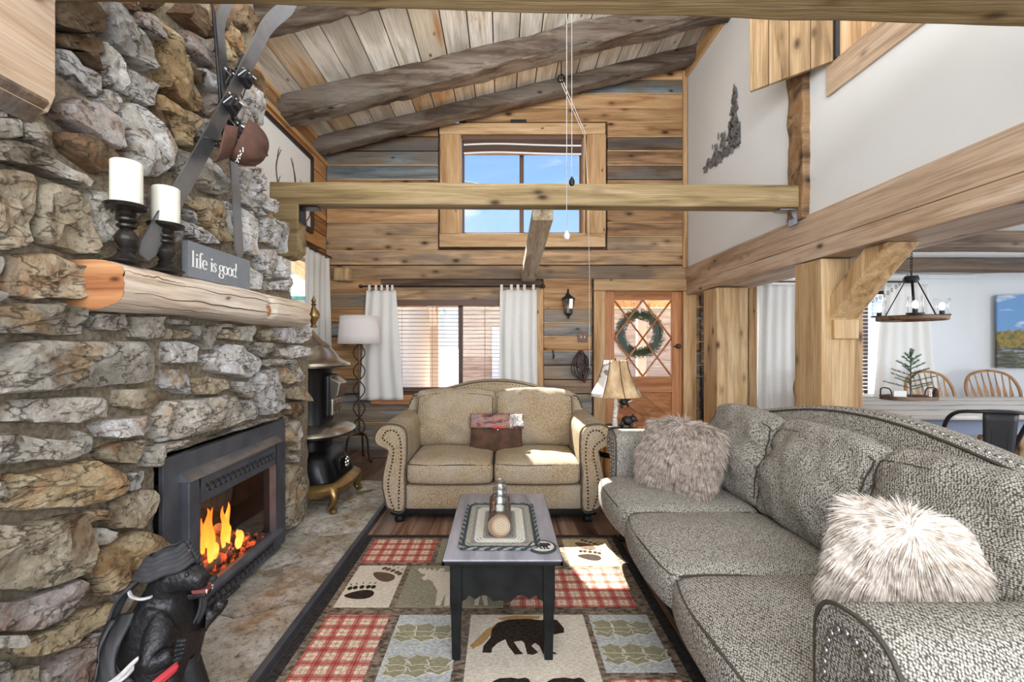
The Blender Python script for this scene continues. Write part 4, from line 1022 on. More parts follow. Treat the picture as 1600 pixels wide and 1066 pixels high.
# ---------------------------------------------------------------- skis and poles crossed on the chimney
def ski(name, lab, p0, p1, w, curl=.16, flip=1, bind=None):
    p0, p1 = Vector(p0), Vector(p1); ax = (p1-p0).normalized(); side = Vector((1, 0, 0)).cross(ax).normalized(); out = Vector((1, 0, 0))
    t = thing(name, lab, 'ski', p0); n = 40; L = (p1-p0).length; vs_ = []; tk = .007
    for i in range(n+1):
        u = i/n; c = max(0, (u-.84)/.16); camber = .012*math.sin(PI*min(1, u/.84))
        p = p0+ax*L*u*(1)+out*(camber+curl*.55*c*c)+ax*(-.02*c)
        ww = w*(.88+.16*abs(2*u-1))*(1 if u < .955 else math.sqrt(max(.03, 1-((u-.955)/.047)**2)))*(1 if u > .01 else .6)
        for s_, d in ((-1, 0), (1, 0), (1, tk), (-1, tk)): vs_.append(p+side*s_*ww/2+out*d)
    fs_ = [(4*i+k, 4*i+(k+1) % 4, 4*i+4+(k+1) % 4, 4*i+4+k) for i in range(n) for k in range(4)]+[(0, 1, 2, 3), (4*n, 4*n+1, 4*n+2, 4*n+3)]
    MB().add(vs_, fs_).build('blade', M['ski'], t)
    if bind:
        for u, ln, hh in bind:
            c = p0+ax*L*u+out*.028; R = Matrix((tuple(out), tuple(side), tuple(ax))).transposed().to_4x4()
            MB().rbox(c+out*hh/2, (hh, w*.85, ln), .008, .05, M=R).rbox(c+out*(hh+.006), (.02, w*.45, ln*.55), .006, .05, M=R).build('binding', M['black'], t)
            MB().tube([c+side*w*.45+ax*ln*.4, c+side*w*.55+out*.03, c+side*w*.45-ax*ln*.4], .004, 6).tube([c-side*w*.45+ax*ln*.45, c+out*(hh+.03), c+side*w*.45+ax*ln*.45], .004, 6).build('binding_buckle', M['steel'], t, smooth=True)
    return t
M['ski'] = plain('worn_silver_ski_base', (.30, .31, .33), .30, .75, nz=.4, nscale=4)
XS = -1.345
def yz(px, py, X=XS):
    Y = X*700/(px-785); return (X, Y, 1.3+(541-py)*Y/700)
ski('downhill_ski', 'silver ski leaning right, its curled tip up by the ceiling boards', yz(222, 402), yz(437, 2, -1.22), .078, bind=[(.50, .085, .03), (.61, .07, .028)])
ski('downhill_ski', 'dark narrow ski standing almost upright behind the brown cap', yz(373, 402), yz(336, -20), .066, bind=[(.50, .09, .03), (.68, .08, .03)])
def pole(p0, p1, lab):
    t = thing('ski_pole', lab, 'ski pole', p0); a, b = Vector(p0), Vector(p1)
    MB().tube([a, b], .008, 8).build('shaft', M['iron'], t, smooth=True)
    MB().tube([b, b+(b-a).normalized()*.11], .014, 8).build('grip', M['black'], t, smooth=True)
    MB().tube([b+Vector((0, 0, .02)), b+Vector((.02, .03, -.07)), b+Vector((.02, .0, -.14)), b+Vector((.01, -.03, -.06)), b], .004, 5).build('strap', M['cap'], t)
    c = a.lerp(b, .08); MB().tube([c+Vector((.045*math.cos(k*PI/8), .045*math.sin(k*PI/8), 0)) for k in range(17)], .004, 5).tube([c-Vector((.045, 0, 0)), c+Vector((.045, 0, 0))], .003, 4).tube([c-Vector((0, .045, 0)), c+Vector((0, .045, 0))], .003, 4).build('basket', M['black'], t)
pole(yz(352, 248, -1.31), yz(330, -30, -1.31), 'thin black ski pole hanging alongside the dark upright ski')
pole(yz(318, 232, -1.30), yz(372, 110, -1.29), 'thin black ski pole slanting across the bindings of the silver ski')
# cap
cp = thing('baseball_cap', 'brown baseball cap hung over the crossed skis', 'cap', yz(368, 232, -1.24))
cc = Vector(yz(368, 222, -1.25)); 
fdir = Vector((.12, -.62, -.78)).normalized(); tdir = Vector((.62, .72, -.05)); tdir = (tdir-fdir*tdir.dot(fdir)).normalized(); sdir = tdir.cross(fdir)
R = Matrix((tuple(sdir), tuple(-fdir), tuple(tdir))).transposed().to_4x4()
R = R @ Matrix.Scale(1.18, 4); cc += Vector((.075, -.075, -.03))
MB().grid(lambda u, v: cc+(R @ Vector((.078*math.sin(PI*.54*v)*math.cos(2*PI*u), .098*math.sin(PI*.54*v)*math.sin(2*PI*u), .088*math.cos(PI*.54*v)+.006*math.sin(u*12*PI)*math.sin(PI*v)))), 36, 12).build('crown', M['cap'], cp, smooth='all', solid=.003)
MB().grid(lambda u, v: cc+(R @ Vector(((-.072+.144*u)*1.0, -.085*math.sqrt(max(0, 1-(2*u-1)**2*.75))-.095*v*math.sqrt(max(.05, 1-(2*u-1)**2*.9)), -.008-.035*v-.02*(2*u-1)**2))), 16, 8).build('visor', M['cap'], cp, smooth='all', solid=.004)
MB().sphere(cc+(R @ Vector((0, 0, .089))), .008, seg=8).build('top_button', M['cap'], cp)
st_ = MB()
for k in range(0): a = 0; st_.sphere(cc+(R @ Vector((.078*math.cos(a), .097*math.sin(a)-.001, .022+.010*math.cos((k-4)*.5)))), .006, .004, .009, 6)
for k in range(11): a = -PI/2+(k-5)*.085; st_.sphere(cc+(R @ Vector((.080*math.cos(a), .100*math.sin(a), .012+.004*math.sin(k*2.3)))), .0028, .0026, .0060+.002*math.sin(k*1.7), 6)
st_.build('stitched_lettering', M['cloth_white'], cp, label='worn white stitched lettering, too faint to read')

# ---------------------------------------------------------------- picture with antlers, left wall
pc = thing('framed_picture', 'black-framed white picture of deer antlers high on the left wall', 'picture', (-2.19, 4.5, 3.0))
MB().box(-2.195, -2.185, 3.92, 5.10, 2.63, 3.43).build('print', M['cloth_white'], pc)
f_ = MB()
for (a, b, c, d) in ((3.88, 5.15, 3.42, 3.47), (3.88, 5.15, 2.59, 2.64), (3.88, 3.93, 2.64, 3.42), (5.10, 5.15, 2.64, 3.42)): f_.box(-2.20, -2.165, a, b, c, d)
f_.build('frame', M['dark_frame'], pc, bevel=.004)
an = MB()
for (y, z, s_) in ((4.52, 2.72, 1), (4.95, 2.68, .8)):
    for q in (-1, 1):
        main = catmull([(-2.183, y+q*.02, z), (-2.183, y+q*.16*s_, z+.14*s_), (-2.183, y+q*.20*s_, z+.34*s_), (-2.183, y+q*.10*s_, z+.52*s_)], 6, False)
        an.tube(main, [.016*s_*(1-.7*k/len(main)) for k in range(len(main))], 6, flat=.3)
        for k, ll in ((6, .12), (10, .16), (14, .13)):
            p = main[min(k, len(main)-1)]; an.tube([p, p+Vector((0, -q*.02, ll*.6*s_)), p+Vector((0, -q*.05*s_, ll*s_))], [.010*s_, .007*s_, .002], 6, flat=.3)
    an.sphere((-2.183, y, z-.03), .003, .07*s_, .09*s_, 12)
an.build('antler_drawing', plain('umber_ink', (.16, .09, .05), .8, nz=.5), pc)

# ---------------------------------------------------------------- parlour stove
sv_ = thing('parlor_stove', 'antique black cast-iron parlor stove with nickel skirts and claw legs', 'stove', (-1.62, 3.68, .03))
SC = (-1.62, 3.68)
def SL(secs, nm, m, seg=40, **k): return MB().loft(secs, (SC[0], SC[1], 0), seg).build(nm, m, sv_, smooth=True, **k)
SL([(1.13, .335, .33, 2.3), (1.145, .35, .345, 2.3), (1.165, .34, .335, 2.3), (1.18, .30, .295, 2.2), (1.20, .27, .265, 2), (1.25, .235, .235, 2), (1.29, .20, .20, 2), (1.30, .205, .205, 2), (1.315, .19, .19, 2), (1.35, .13, .13, 2), (1.40, .085, .085, 2), (1.44, .05, .05, 2), (1.455, .03, .03, 2)], 'domed_top', M['nickel'])
MB().lathe([(0, 1.45), (.032, 1.455), (.018, 1.475), (.026, 1.50), (.046, 1.53), (.05, 1.555), (.04, 1.585), (.018, 1.61), (.012, 1.63), (.022, 1.64), (.012, 1.655), (.020, 1.67), (.008, 1.70), (0, 1.72)], (SC[0]+.07, SC[1], 0), 20).build('urn_finial', M['brass'], sv_, smooth=True)
SL([(.68, .205, .215, 3), (.72, .20, .21, 3), (1.09, .195, .205, 3), (1.13, .215, .22, 3)], 'barrel', M['iron'])
SL([(.54, .20, .20, 2.6), (.57, .27, .28, 2.6), (.585, .36, .36, 2.5), (.61, .385, .385, 2.5), (.63, .37, .37, 2.5), (.66, .30, .30, 2.6), (.68, .24, .24, 2.8)], 'middle_skirt', M['nickel'])
SL([(.24, .33, .31, 5), (.26, .335, .315, 5), (.40, .27, .27, 4.5), (.44, .25, .25, 4), (.47, .20, .20, 3), (.56, .195, .195, 3)], 'ash_chamber', M['iron'])
SL([(.13, .30, .30, 3), (.15, .36, .36, 3), (.18, .40, .385, 3), (.215, .405, .39, 3), (.24, .37, .35, 3.6), (.25, .33, .31, 4)], 'base_skirt', M['brass'])
for q, (dx, dy) in enumerate(((1, -1), (1, 1), (-1, -1), (-1, 1))):
    bx, by = SC[0]+dx*.26, SC[1]+dy*.25
    pts = catmull([(bx-dx*.02, by-dy*.02, .22), (bx+dx*.07, by+dy*.03, .19), (bx+dx*.09, by+dy*.045, .13), (bx+dx*.055, by+dy*.035, .075), (bx+dx*.085, by+dy*.05, .048)], 5, False)
    n = len(pts); MB().tube(pts, [.05-.032*min(1, k/(n-5)) if k < n-4 else .018+.006*(k-n+4) for k in range(n)], 10).sphere((bx+dx*.09, by+dy*.052, .050), .026, .022, .018, 10).build('leg', M['brass'], sv_, smooth=True)
MB().rbox((SC[0]+.21, SC[1], .90), (.06, .22, .34), .02, .06).build('loading_door', M['iron'], sv_)
MB().prism([(SC[0]+.225, 1.06), (SC[0]+.32, 1.005), (SC[0]+.30, .90), (SC[0]+.235, .85)], 1, SC[1]-.09, SC[1]+.09).build('mica_hood', M['nickel'], sv_, bevel=.008)
for k in range(3): MB().tube([(SC[0]+.245+.02*math.sin(j*1.1), SC[1]-.07+.07*k, .745+.014*j) for j in range(9)], .009, 6).build('door_scroll', M['nickel'], sv_, smooth=True)
MB().rbox((SC[0]+.25, SC[1], .81), (.03, .19, .13), .01, .05).build('air_grate', M['nickel'], sv_)
MB().rbox((SC[0]+.30, SC[1], .34), (.05, .18, .12), .015, .05).build('ash_door', M['iron'], sv_)
rs = MB()
for k in range(8): a = k*PI/4; rs.sphere((SC[0]+.345, SC[1]+.035*math.cos(a), .355+.035*math.sin(a)), .012, .014, .014, 8)
rs.sphere((SC[0]+.35, SC[1], .355), .018, seg=8).build('draft_rosette', M['nickel'], sv_, smooth=True)
MB().rbox((SC[0]+.10, SC[1]-.215, .90), (.035, .02, .45), .006, .1).build('side_strap', M['brass'], sv_)
MB().rbox((SC[0]+.10, SC[1]+.215, .90), (.035, .02, .45), .006, .1).build('side_strap', M['brass'], sv_)

# ---------------------------------------------------------------- floor lamp
LX, LY = -1.625, 5.08
lp = thing('floor_lamp', 'tall twisted iron floor lamp with a white drum shade by the window', 'lamp', (LX, LY, 0))
MB().grid(lambda u, v: Vector((LX+(.232-.026*v)*math.cos(2*PI*u), LY+(.232-.026*v)*math.sin(2*PI*u), 1.325+.315*v)), 48, 3).build('lamp_shade', M['shade_white'], lp, smooth='all', solid=.003)
MB().tube([(LX, LY, .30), (LX, LY, 1.36)], .011, 8).build('pole', M['bronze'], lp, smooth=True)
for ph in (0, PI):
    pts = [(LX+.065*abs(math.sin((1.33-z)*PI/.21))*math.cos(ph), LY+.02*math.sin(ph), z) for z in [.30+1.03*k/100 for k in range(101)]]
    MB().tube(pts, .0065, 6).build('looped_rod', M['bronze'], lp, smooth=True)
for k in range(3):
    a = -.5+k*2*PI/3; c_, s_ = math.cos(a), math.sin(a)
    MB().tube(catmull([(LX+.01*c_, LY+.01*s_, .30), (LX+.05*c_, LY+.05*s_, .315), (LX+.12*c_, LY+.12*s_, .27), (LX+.145*c_, LY+.145*s_, .12), (LX+.16*c_, LY+.16*s_, .03), (LX+.20*c_, LY+.20*s_, .012)], 6, False), .012, 8).build('leg', M['bronze'], lp, smooth=True)
tag(MB().tube(catmull([(-1.55, 5.1, .008), (-1.35, 5.2, .008), (-1.2, 5.05, .008), (-1.05, 5.25, .008), (-.9, 5.5, .008)], 8, False), .004, 5).build('lamp_cord', M['black']), 'thin dark lamp cord lying on the floor behind the loveseat', 'cord')

# ---------------------------------------------------------------- things on the log wall
o = MB().rbox((-1.97, 5.53, 2.18), (.19, .14, .16), .025, .06, amp=.008, nscale=9).build('wall_log_end', M['post']); tag(o, 'sawn square log end sticking out of the wall left of the window', 'log end')
wl_ = thing('wall_lantern', 'small black wall lantern with clear glass beside the right curtain', 'lantern', (.81, 5.56, 1.8))
MB().tube(catmull([(.81, 5.585, 1.94), (.81, 5.52, 2.0), (.81, 5.49, 1.96), (.81, 5.49, 1.93)], 6, False), .009, 6).sphere((.81, 5.58, 1.90), .03, .012, .06).build('bracket_arm', M['black'], wl_, smooth=True)
MB().lathe([(0, 1.95), (.012, 1.945), (.03, 1.925), (.085, 1.885), (.08, 1.875), (.055, 1.88)], (.81, 5.50, 0), 8).build('roof_cap', M['black'], wl_)
MB().lathe([(.072, 1.875), (.062, 1.76), (.045, 1.70)], (.81, 5.50, 0), 8, cap=False).build('glass_panes', M['jar_glass'], wl_)
for k in range(8):
    a = 2*PI*k/8; MB().tube([(.81+.074*math.cos(a), 5.50+.074*math.sin(a), 1.876), (.81+.046*math.cos(a), 5.50+.046*math.sin(a), 1.70)], .0035, 4).build('cage_bar', M['black'], wl_)
MB().lathe([(0, 1.66), (.015, 1.665), (.05, 1.695), (.05, 1.705), (0, 1.705)], (.81, 5.50, 0), 8).sphere((.81, 5.5, 1.65), .014).build('base_cap', M['black'], wl_)
MB().tube([(.81, 5.50, 1.70), (.81, 5.50, 1.79)], .012, 8).build('candle_tube', M['candle'], wl_)
sw = thing('light_switch', 'dark bronze double switch plate left of the front door', 'switch', (1.0, 5.58, 1.41))
MB().rbox((1.0, 5.578, 1.412), (.12, .012, .12), .004, .05).build('plate', M['bronze'], sw)
for a in (.977, 1.023): MB().rbox((a, 5.568, 1.412), (.012, .02, .026), .003, .05).build('toggle', M['cloth_white'], sw)
hk = MB().tube(catmull([(.63, 5.585, 1.25), (.63, 5.55, 1.22), (.63, 5.53, 1.17), (.63, 5.55, 1.15), (.645, 5.55, 1.19)], 5, False), .008, 6).build('coat_hook', M['black'], smooth=True); tag(hk, 'small black iron hook on a grey board of the log wall', 'hook')
tk = thing('hanging_tack', 'dark red leather strap ornament hanging beside the front door', 'ornament', (.98, 5.55, 1.2))
for k in range(6):
    a = (k-2.5)*.012; MB().tube(catmull([(.98+a, 5.56, 1.24), (.93+a*2, 5.54, 1.12), (.95+a*3, 5.53, .98), (.985+a, 5.53, .90-.01*k), (1.02+a*2, 5.54, 1.0), (1.03+a, 5.54, 1.14), (.985, 5.56, 1.245)], 6, False), .010, 6, flat=.5).build('strap', M['leather_dark'], tk, smooth=True)
for (a, b, c) in ((1.05, 5.53, 1.03), (.93, 5.53, 1.06), (1.0, 5.52, .96), (.98, 5.55, 1.22)): MB().sphere((a, b, c), .02, .012, .03, 10).build('leather_knot', M['leather_dark'], tk, smooth=True)
MB().rbox((.20, 5.58, 4.105), (.20, .012, .035), .003, .1).build('vent_slot', M['black'], wb)
for (a, lab) in ((2.44, 'left'), (2.50, 'right')):
    tag(MB().tube([(a, 5.45, .02), (a+.01, 5.50, .92)], .016, 10).build('walking_stick', M['iron'], smooth=True), 'dark metal rod leaning right of the door, the %s one of two' % lab, 'rod')

# wreath outside the door
wr = thing('evergreen_wreath', 'round evergreen wreath hanging outside the glass of the front door', 'wreath', (1.76, 5.74, 1.45))
nd = MB()
for k in range(2600):
    a = random.uniform(0, 2*PI); b = random.uniform(0, 2*PI); r0 = random.uniform(.02, .075)
    p = Vector((1.76+(.245+r0*math.cos(b))*math.cos(a), 5.76+r0*math.sin(b)*.7, 1.46+(.245+r0*math.cos(b))*math.sin(a)))
    d = Vector((math.cos(a+1.2)+random.uniform(-.6, .6), random.uniform(-.5, .3), math.sin(a+1.2)+random.uniform(-.6, .6))).normalized()*random.uniform(.03, .075)
    s_ = d.cross(Vector((0, 1, .3))).normalized()*.0035
    nd.add([p-s_, p+s_, p+d], [(0, 1, 2)])
nd.build('foliage', M['needle'], wr, kind='stuff')
MB().tube([(1.76+.245*math.cos(k*PI/16), 5.76, 1.46+.245*math.sin(k*PI/16)) for k in range(33)], .035, 8).build('ring', M['needle'], wr, smooth=True)
MB().rbox((1.76, 5.735, 1.80), (.022, .006, .26), .002, .1).build('hanger_strap', M['cloth_white'], wr)

# pulley and cords
pu = thing('ceiling_pulley', 'small black pulley with cord on the farther rafter', 'pulley', (.62, 5.1, 4.2))
px_ = at(877, 122, 4.9)
MB().tube([px_+Vector((0, 0, .32)), px_], .006, 6).tube(catmull([px_+Vector((-.02, 0, .03)), px_+Vector((-.035, 0, -.02)), px_+Vector((0, 0, -.045)), px_+Vector((.03, 0, -.02)), px_+Vector((.02, 0, .03))], 5), .008, 6).build('pulley_block', M['iron'], pu, smooth=True)
pq = at(914, 210, 5.45)
for d in (-.015, .012): MB().tube([px_+Vector((d, 0, -.02)), pq+Vector((d, 0, 0))], .004, 5).build('cord', M['cloth_white'], pu)
MB().tube([pq, at(919, 300, 5.45), at(921, 430, 5.5), at(921, 575, 5.5)], .0035, 5).build('cord', M['cloth_white'], pu)
for (px0, yb, Y, lab) in ((893.5, 283, 3.1, 'pull chain ending in a wooden ball in front of the tie beam'), (885.5, 367, 3.0, 'longer pull chain ending in a pale ball below the tie beam')):
    b = at(px0, yb, Y); t = thing('pull_chain', lab, 'pull chain', b)
    MB().tube([(b.x, b.y, CE(b.x)), b], .0026, 5).build('chain', M['steel'], t)
    MB().lathe([(0, -.035), (.014, -.03), (.021, -.012), (.019, .004), (.010, .02), (.004, .03), (0, .032)], b, 14).build('pull_ball', M['espresso'] if yb < 300 else M['shade_white'], t, smooth=True)

# shutter in the loft wall
sh = thing('loft_shutter', 'open pine board shutter hinged on the loft opening in the white wall', 'shutter', (2.3, 3.08, 3.3))
A, B = Vector((2.275, 3.08, 0)), Vector((1.905, 3.455, 0)); ux = (B-A).normalized(); nx = Vector((ux.y, -ux.x, 0))
for k in range(4):
    a = A+ux*(.1317*k+.002); b = A+ux*(.1317*(k+1)-.002)
    MB().prism([(0, 0), (1, 0), (1, 1), (0, 1)], 2, 0, 1, f=lambda v, a=a, b=b: Vector((a.x+(b.x-a.x)*v.x+nx.x*.03*v.y, a.y+(b.y-a.y)*v.x+nx.y*.03*v.y, 3.265+1.0*v.z))).build('board', M['shutter'], sh, bevel=.003)
MB().tube(catmull([tuple(B-ux*.03+nx*.035+Vector((0, 0, 3.66))), tuple(B-ux*.03+nx*.06+Vector((0, 0, 3.63))), tuple(B-ux*.06+nx*.06+Vector((0, 0, 3.56))), tuple(B-ux*.02+nx*.05+Vector((0, 0, 3.54)))], 5, False), .010, 6).sphere(B-ux*.03+nx*.04+Vector((0, 0, 3.665)), .024, .012, .024).build('pull_hook', M['black'], sh, smooth=True)
MB().rbox((2.29, 3.07, 3.42), (.03, .03, .30), .004, .1).build('strap_hinge', M['black'], sh)
so = struct(MB().prism([(3.165, 3.06), (3.165, 3.27), (1.9, 3.27), (1.9, 3.06)], 0, 2.285, 2.315), 'trim_6', M['header'])
struct(MB().box(2.31, 2.70, 3.13, 3.16, 3.27, 4.7), 'trim_7', M['trim_z'])
struct(MB().box(3.5, 3.6, .5, 5.6, 2.27, 5.2), 'wall_loft', M['shade_white'])
struct(MB().box(2.41, 3.49, 4.6, 4.7, 2.28, 5.2), 'wall_loft_end', M['trim_z'])
wf = struct(MB().box(2.72, 3.48, 4.50, 4.56, 3.35, 3.42).box(2.72, 3.48, 4.50, 4.56, 4.1, 4.2).box(2.72, 2.8, 4.5, 4.56, 3.4, 4.1).box(3.4, 3.48, 4.5, 4.56, 3.4, 4.1), 'window_6', M['door'])
MB().box(2.8, 3.4, 4.58, 4.585, 3.42, 4.1).build('pane', M['cloth_white'], wf)

# wall art: pine with two bear cubs
wa = thing('pine_tree_wall_art', 'cut-metal wall art of a tall pine and climbing bears on the white wall', 'wall art', (2.3, 4.7, 3.6))
def wyz(px, py): Y = 2.295*700/(px-785); return (2.300, Y, 1.3+(541-py)*Y/700)
tr_ = MB()
for k in range(46):
    v = k/45; py = 140+82*v; cx = 1147+3*math.sin(k*.6)-2*v; w_ = 1.5+11*v*(.7+.3*math.sin(k*2.1))
    for q in (-1, 1):
        a, b, c = wyz(cx, py-6), wyz(cx+q*w_*.62, py+5+3*random.random()), wyz(cx, py+3)
        tr_.prism([a[1:], b[1:], c[1:]], 0, 2.298-.00025*(2*k+q), 2.308)
tr_.prism([wyz(1146, 131)[1:], wyz(1149, 145)[1:], wyz(1144, 145)[1:]], 0, 2.297, 2.305)
for k in range(9): a = 1137+k*2.1; tr_.prism([wyz(a, 190)[1:], wyz(a+1.4, 190)[1:], wyz(a+1.6, 232-2*abs(k-4))[1:], wyz(a-.2, 234-2*abs(k-4))[1:]], 0, 2.301+.0004*k, 2.309)
tr_.build('pine_tree', M['art_metal'], wa)
for (cx, cy, s_) in ((1130, 222, 1.1), (1119, 236, .8)):
    b_ = MB()
    for (dx, dy, rx_, rz_) in ((0, 0, 5, 7), (-1, -10, 3.4, 3.6), (3, -9, 1.4, 7), (-6, -8, 1.4, 6), (-3, 6, 2, 5), (3, 6, 2, 5)):
        c_ = Vector(wyz(cx+dx*s_, cy+dy*s_)); c_.x -= .012; b_.sphere(c_, .006, rx_*s_*.0085, rz_*s_*.0068, 10)
    b_.build('bear_cub', M['art_metal'], wa, smooth=True)
gd = MB()
for k in range(38):
    u = k/37; a = 1099+48*u; yb = 262-36*u+6*math.sin(k); h = random.uniform(3, 12)
    gd.prism([wyz(a, yb-h*.4)[1:], wyz(a+3, yb-h*.3)[1:], wyz(a+2, yb+h*.5)[1:], wyz(a-2, yb+h*.6)[1:]], 0, 2.299-.0003*k, 2.309)
gd.build('rocky_ground', M['art_metal'], wa)
# ================================================================ SEATING
def fur_strands(name, mat, parent, samples, length, width=.0026, droop=.5, seed=1, local=False, swirl=None):
    rnd = random.Random(seed); mb = MB()
    for (p, nrm) in samples:
        L = length*rnd.uniform(.6, 1.15)
        cl = noise.noise_vector(p*11+Vector((seed, 0, 0)))*.55
        d = (nrm*.40+Vector((0, 0, -.25))+cl+Vector((rnd.uniform(-.16, .16), rnd.uniform(-.16, .16), rnd.uniform(-.16, .16)))+(swirl(p) if swirl else Vector())).normalized()
        side = d.cross(Vector((rnd.uniform(-1, 1), rnd.uniform(-1, 1), rnd.uniform(-1, 1)))).normalized()*width
        q = Vector(p); pts = [q]
        for k in range(3):
            d = (d+Vector((0, 0, -droop))*.7+noise.noise_vector(q*30)*.25).normalized()
            # do not grow into the cushion
            if d.dot(nrm) < .08: d = (d+nrm*(.10-d.dot(nrm))).normalized()
            q = q+d*L/3; pts.append(q)
        vs_ = []
        for k in range(3): w_ = (1, .9, .6)[k]; vs_ += [pts[k]-side*w_, pts[k]+side*w_]
        vs_.append(pts[3]); mb.add(vs_, [(0, 1, 3, 2), (2, 3, 5, 4), (4, 5, 6)])
    off = wloc(parent); me = bpy.data.meshes.new(name); me.from_pydata([v-off for v in mb.v], [], mb.f); me.materials.append(mat)
    me.polygons.foreach_set('use_smooth', [True]*len(me.polygons))
    o = bpy.data.objects.new(name, me); COL.objects.link(o); o.parent = parent; o['kind'] = 'stuff'; return o

ARM = [(.097, .733), (.037, .71), (.0, .65), (.012, .598), (.06, .570), (.104, .545), (.100, .50), (.082, .427), (.062, .297), (.082, .181), (.112, .108), (.22, .108), (.226, .376), (.238, .478), (.240, .60), (.232, .68), (.190, .722)]
def couch(name, lab, loc, rz, W, D, n, mat, cush_out, seed, backy, topz, endz, fine_nails):
    t = thing(name, lab, 'sofa', loc, rz); hw = W/2
    def B(mb, nm, m=mat, par=None, **k): return mb.build(nm, m, par or t, local=True, **k)
    prof = catmull([(a, b, 0) for a, b in ARM], 5)
    for s in (-1, 1):
        mb = MB(); ys = [.0, .012, .035]+[.1+k*(D-.25)/8 for k in range(9)]
        ring = [(s*(-hw+p.x), p.y) for p in prof]; N = len(ring); cxm = sum(r[0] for r in ring)/N; czm = sum(r[1] for r in ring)/N
        vs_ = []
        for j, y in enumerate(ys):
            sc = (.93, .985, 1.0)[j] if j < 3 else 1.0
            for (a, b) in ring: vs_.append(Vector((cxm+(a-cxm)*sc, y+.004*noise.noise(Vector((a*9, y*9, b*9))), czm+(b-czm)*sc)))
        fs_ = [(j*N+k, j*N+(k+1) % N, (j+1)*N+(k+1) % N, (j+1)*N+k) for j in range(len(ys)-1) for k in range(N)]+[tuple(range(N)), tuple((len(ys)-1)*N+k for k in range(N))]
        mb.add(vs_, fs_); B(mb, 'arm', smooth=True)
        # front panel: a slightly proud facing with welt and nails
        inn = [Vector((cxm+(a-cxm)*.90, 0, czm+(b-czm)*.955)) for a, b in ring]
        mb = MB(); mb.add([p+Vector((0, -.012, 0)) for p in inn]+[p+Vector((0, .01, 0)) for p in inn], [tuple(range(N)), ]+[(k, (k+1) % N, N+(k+1) % N, N+k) for k in range(N)]); ap = B(mb, 'arm_panel', smooth=True)
        B(MB().tube([Vector((a, -.004, b)) for a, b in ring]+[Vector((ring[0][0], -.004, ring[0][1]))], .0055, 6), 'welt', M['welt'], ap, smooth=True)
        # nail trail: up the outside, round the scroll, down the inside
        path = catmull([(.145, .12, 0), (.118, .20, 0), (.105, .30, 0), (.125, .42, 0), (.142, .50, 0), (.140, .56, 0), (.105, .60, 0), (.065, .63, 0), (.085, .675, 0), (.125, .690, 0), (.17, .67, 0), (.195, .60, 0), (.198, .48, 0), (.188, .36, 0), (.182, .20, 0), (.182, .12, 0)], 14, False)
        acc = 0; last = path[0]; nails = [path[0]]; gap = .021 if not fine_nails else .024
        for p in path[1:]:
            acc += (p-last).length; last = p
            if acc >= gap: nails.append(p); acc = 0
        if fine_nails:
            n0 = None
            for p in nails:
                q = Vector((s*(-hw+p.x), -.014, p.y))
                if n0 is None: n0 = B(MB().sphere((0, 0, 0), .0095, .008, .0095, 10), 'nailhead', M['nail'], ap, smooth='all'); n0.location = q; n00 = q
                else: share('nailhead', n0, ap, q-n00)
        else:
            mb = MB()
            for p in nails: mb.sphere((s*(-hw+p.x), -.014, p.y), .0075, .006, .0075, 6)
            B(mb, 'nail_trim', M['nail_b'], ap, kind='stuff')
    ain = hw-.225
    B(MB().rbox((0, (D-.1)/2+.01, .19), (2*ain+.01, D-.12, .18), .02, .12, f=lambda p: p+Vector((0, -.012*(1-(p.z/.09)**2)*(p.y < 0), 0))), 'seat_base', smooth=True)
    mb = MB().rbox((0, D/2, .085), (W-.22, D-.06, .05), .008, .3).rbox((0, D/2, .105), (W-.20, D-.04, .014), .006, .3).rbox((0, D/2, .058), (W-.24, D-.08, .014), .006, .3)
    B(mb, 'plinth', M['black_wood'], smooth=True)
    for s in (-1, 1):
        for y in (.07, D-.12):
            B(MB().lathe([(0, .11), (.055, .11), (.05, .09), (.032, .07), (.026, .045), (.04, .025), (.034, .004), (0, 0)], (s*(hw-.17), y, 0), 16), 'foot', M['black_wood'], smooth=True)
    cw = 2*ain/n
    for k in range(n):
        cx = -ain+cw*(k+.5); y0, y1 = -cush_out, backy+.02; cy = (y0+y1)/2; dd = y1-y0
        def f(p, k=k):
            u, v = p.x/(cw/2), p.y/(dd/2)
            crown = .030*max(0, 1-u*u)*max(0, 1-v*v*.9)
            q = Vector(p)
            if p.z > 0: q.z += crown
            q.y -= .035*(1-min(1, abs(u))**2.5)*(v < 0)*min(1, -v*1.2)    # rounded nose
            if v < -.6: q.z -= .014*((-v-.6)/.4)**2*(p.z > 0)
            w_ = noise.noise(Vector((p.x*5+k*7+seed, p.y*5, p.z*2)))*.006+noise.noise(Vector((p.x*16+k, p.y*11, p.z*5)))*.0022
            return q+Vector((0, 0, w_ if p.z > -.02 else 0))
        sc_ = B(MB().rbox((cx, cy, .373), (cw-.006, dd, .165), .045, .035, f=f, rseg=3), 'seat_cushion', smooth='all')
        # welt round the top front edge
        pts = []
        for i in range(33):
            u = -1+2*i/32; x_ = u*(cw/2-.012); nose = .035*(1-abs(u)**2.5)*1.0
            pts.append((cx+x_, y0+.016-nose+(.03 if abs(u) > .97 else 0), .438-.006*abs(u)+.003*math.sin(u*5)))
        for s_ in (-1, 1):
            side = [(cx+s_*(cw/2-.008), y0+.05+j*(dd-.12)/8, .436+.004*math.sin(j)) for j in range(9)]
            pts = (list(reversed(side))+pts) if s_ < 0 else pts+side
        B(MB().tube(pts, .0045, 6), 'cushion_welt', M['welt'], sc_, smooth=True)
    # camel back
    hb = hw-.09
    def zt(x): u = min(1, abs(x)/hb); return endz+(topz-endz)*(.5+.5*math.cos(PI*u**1.1))-.10*max(0, (u-.93)/.07)**2
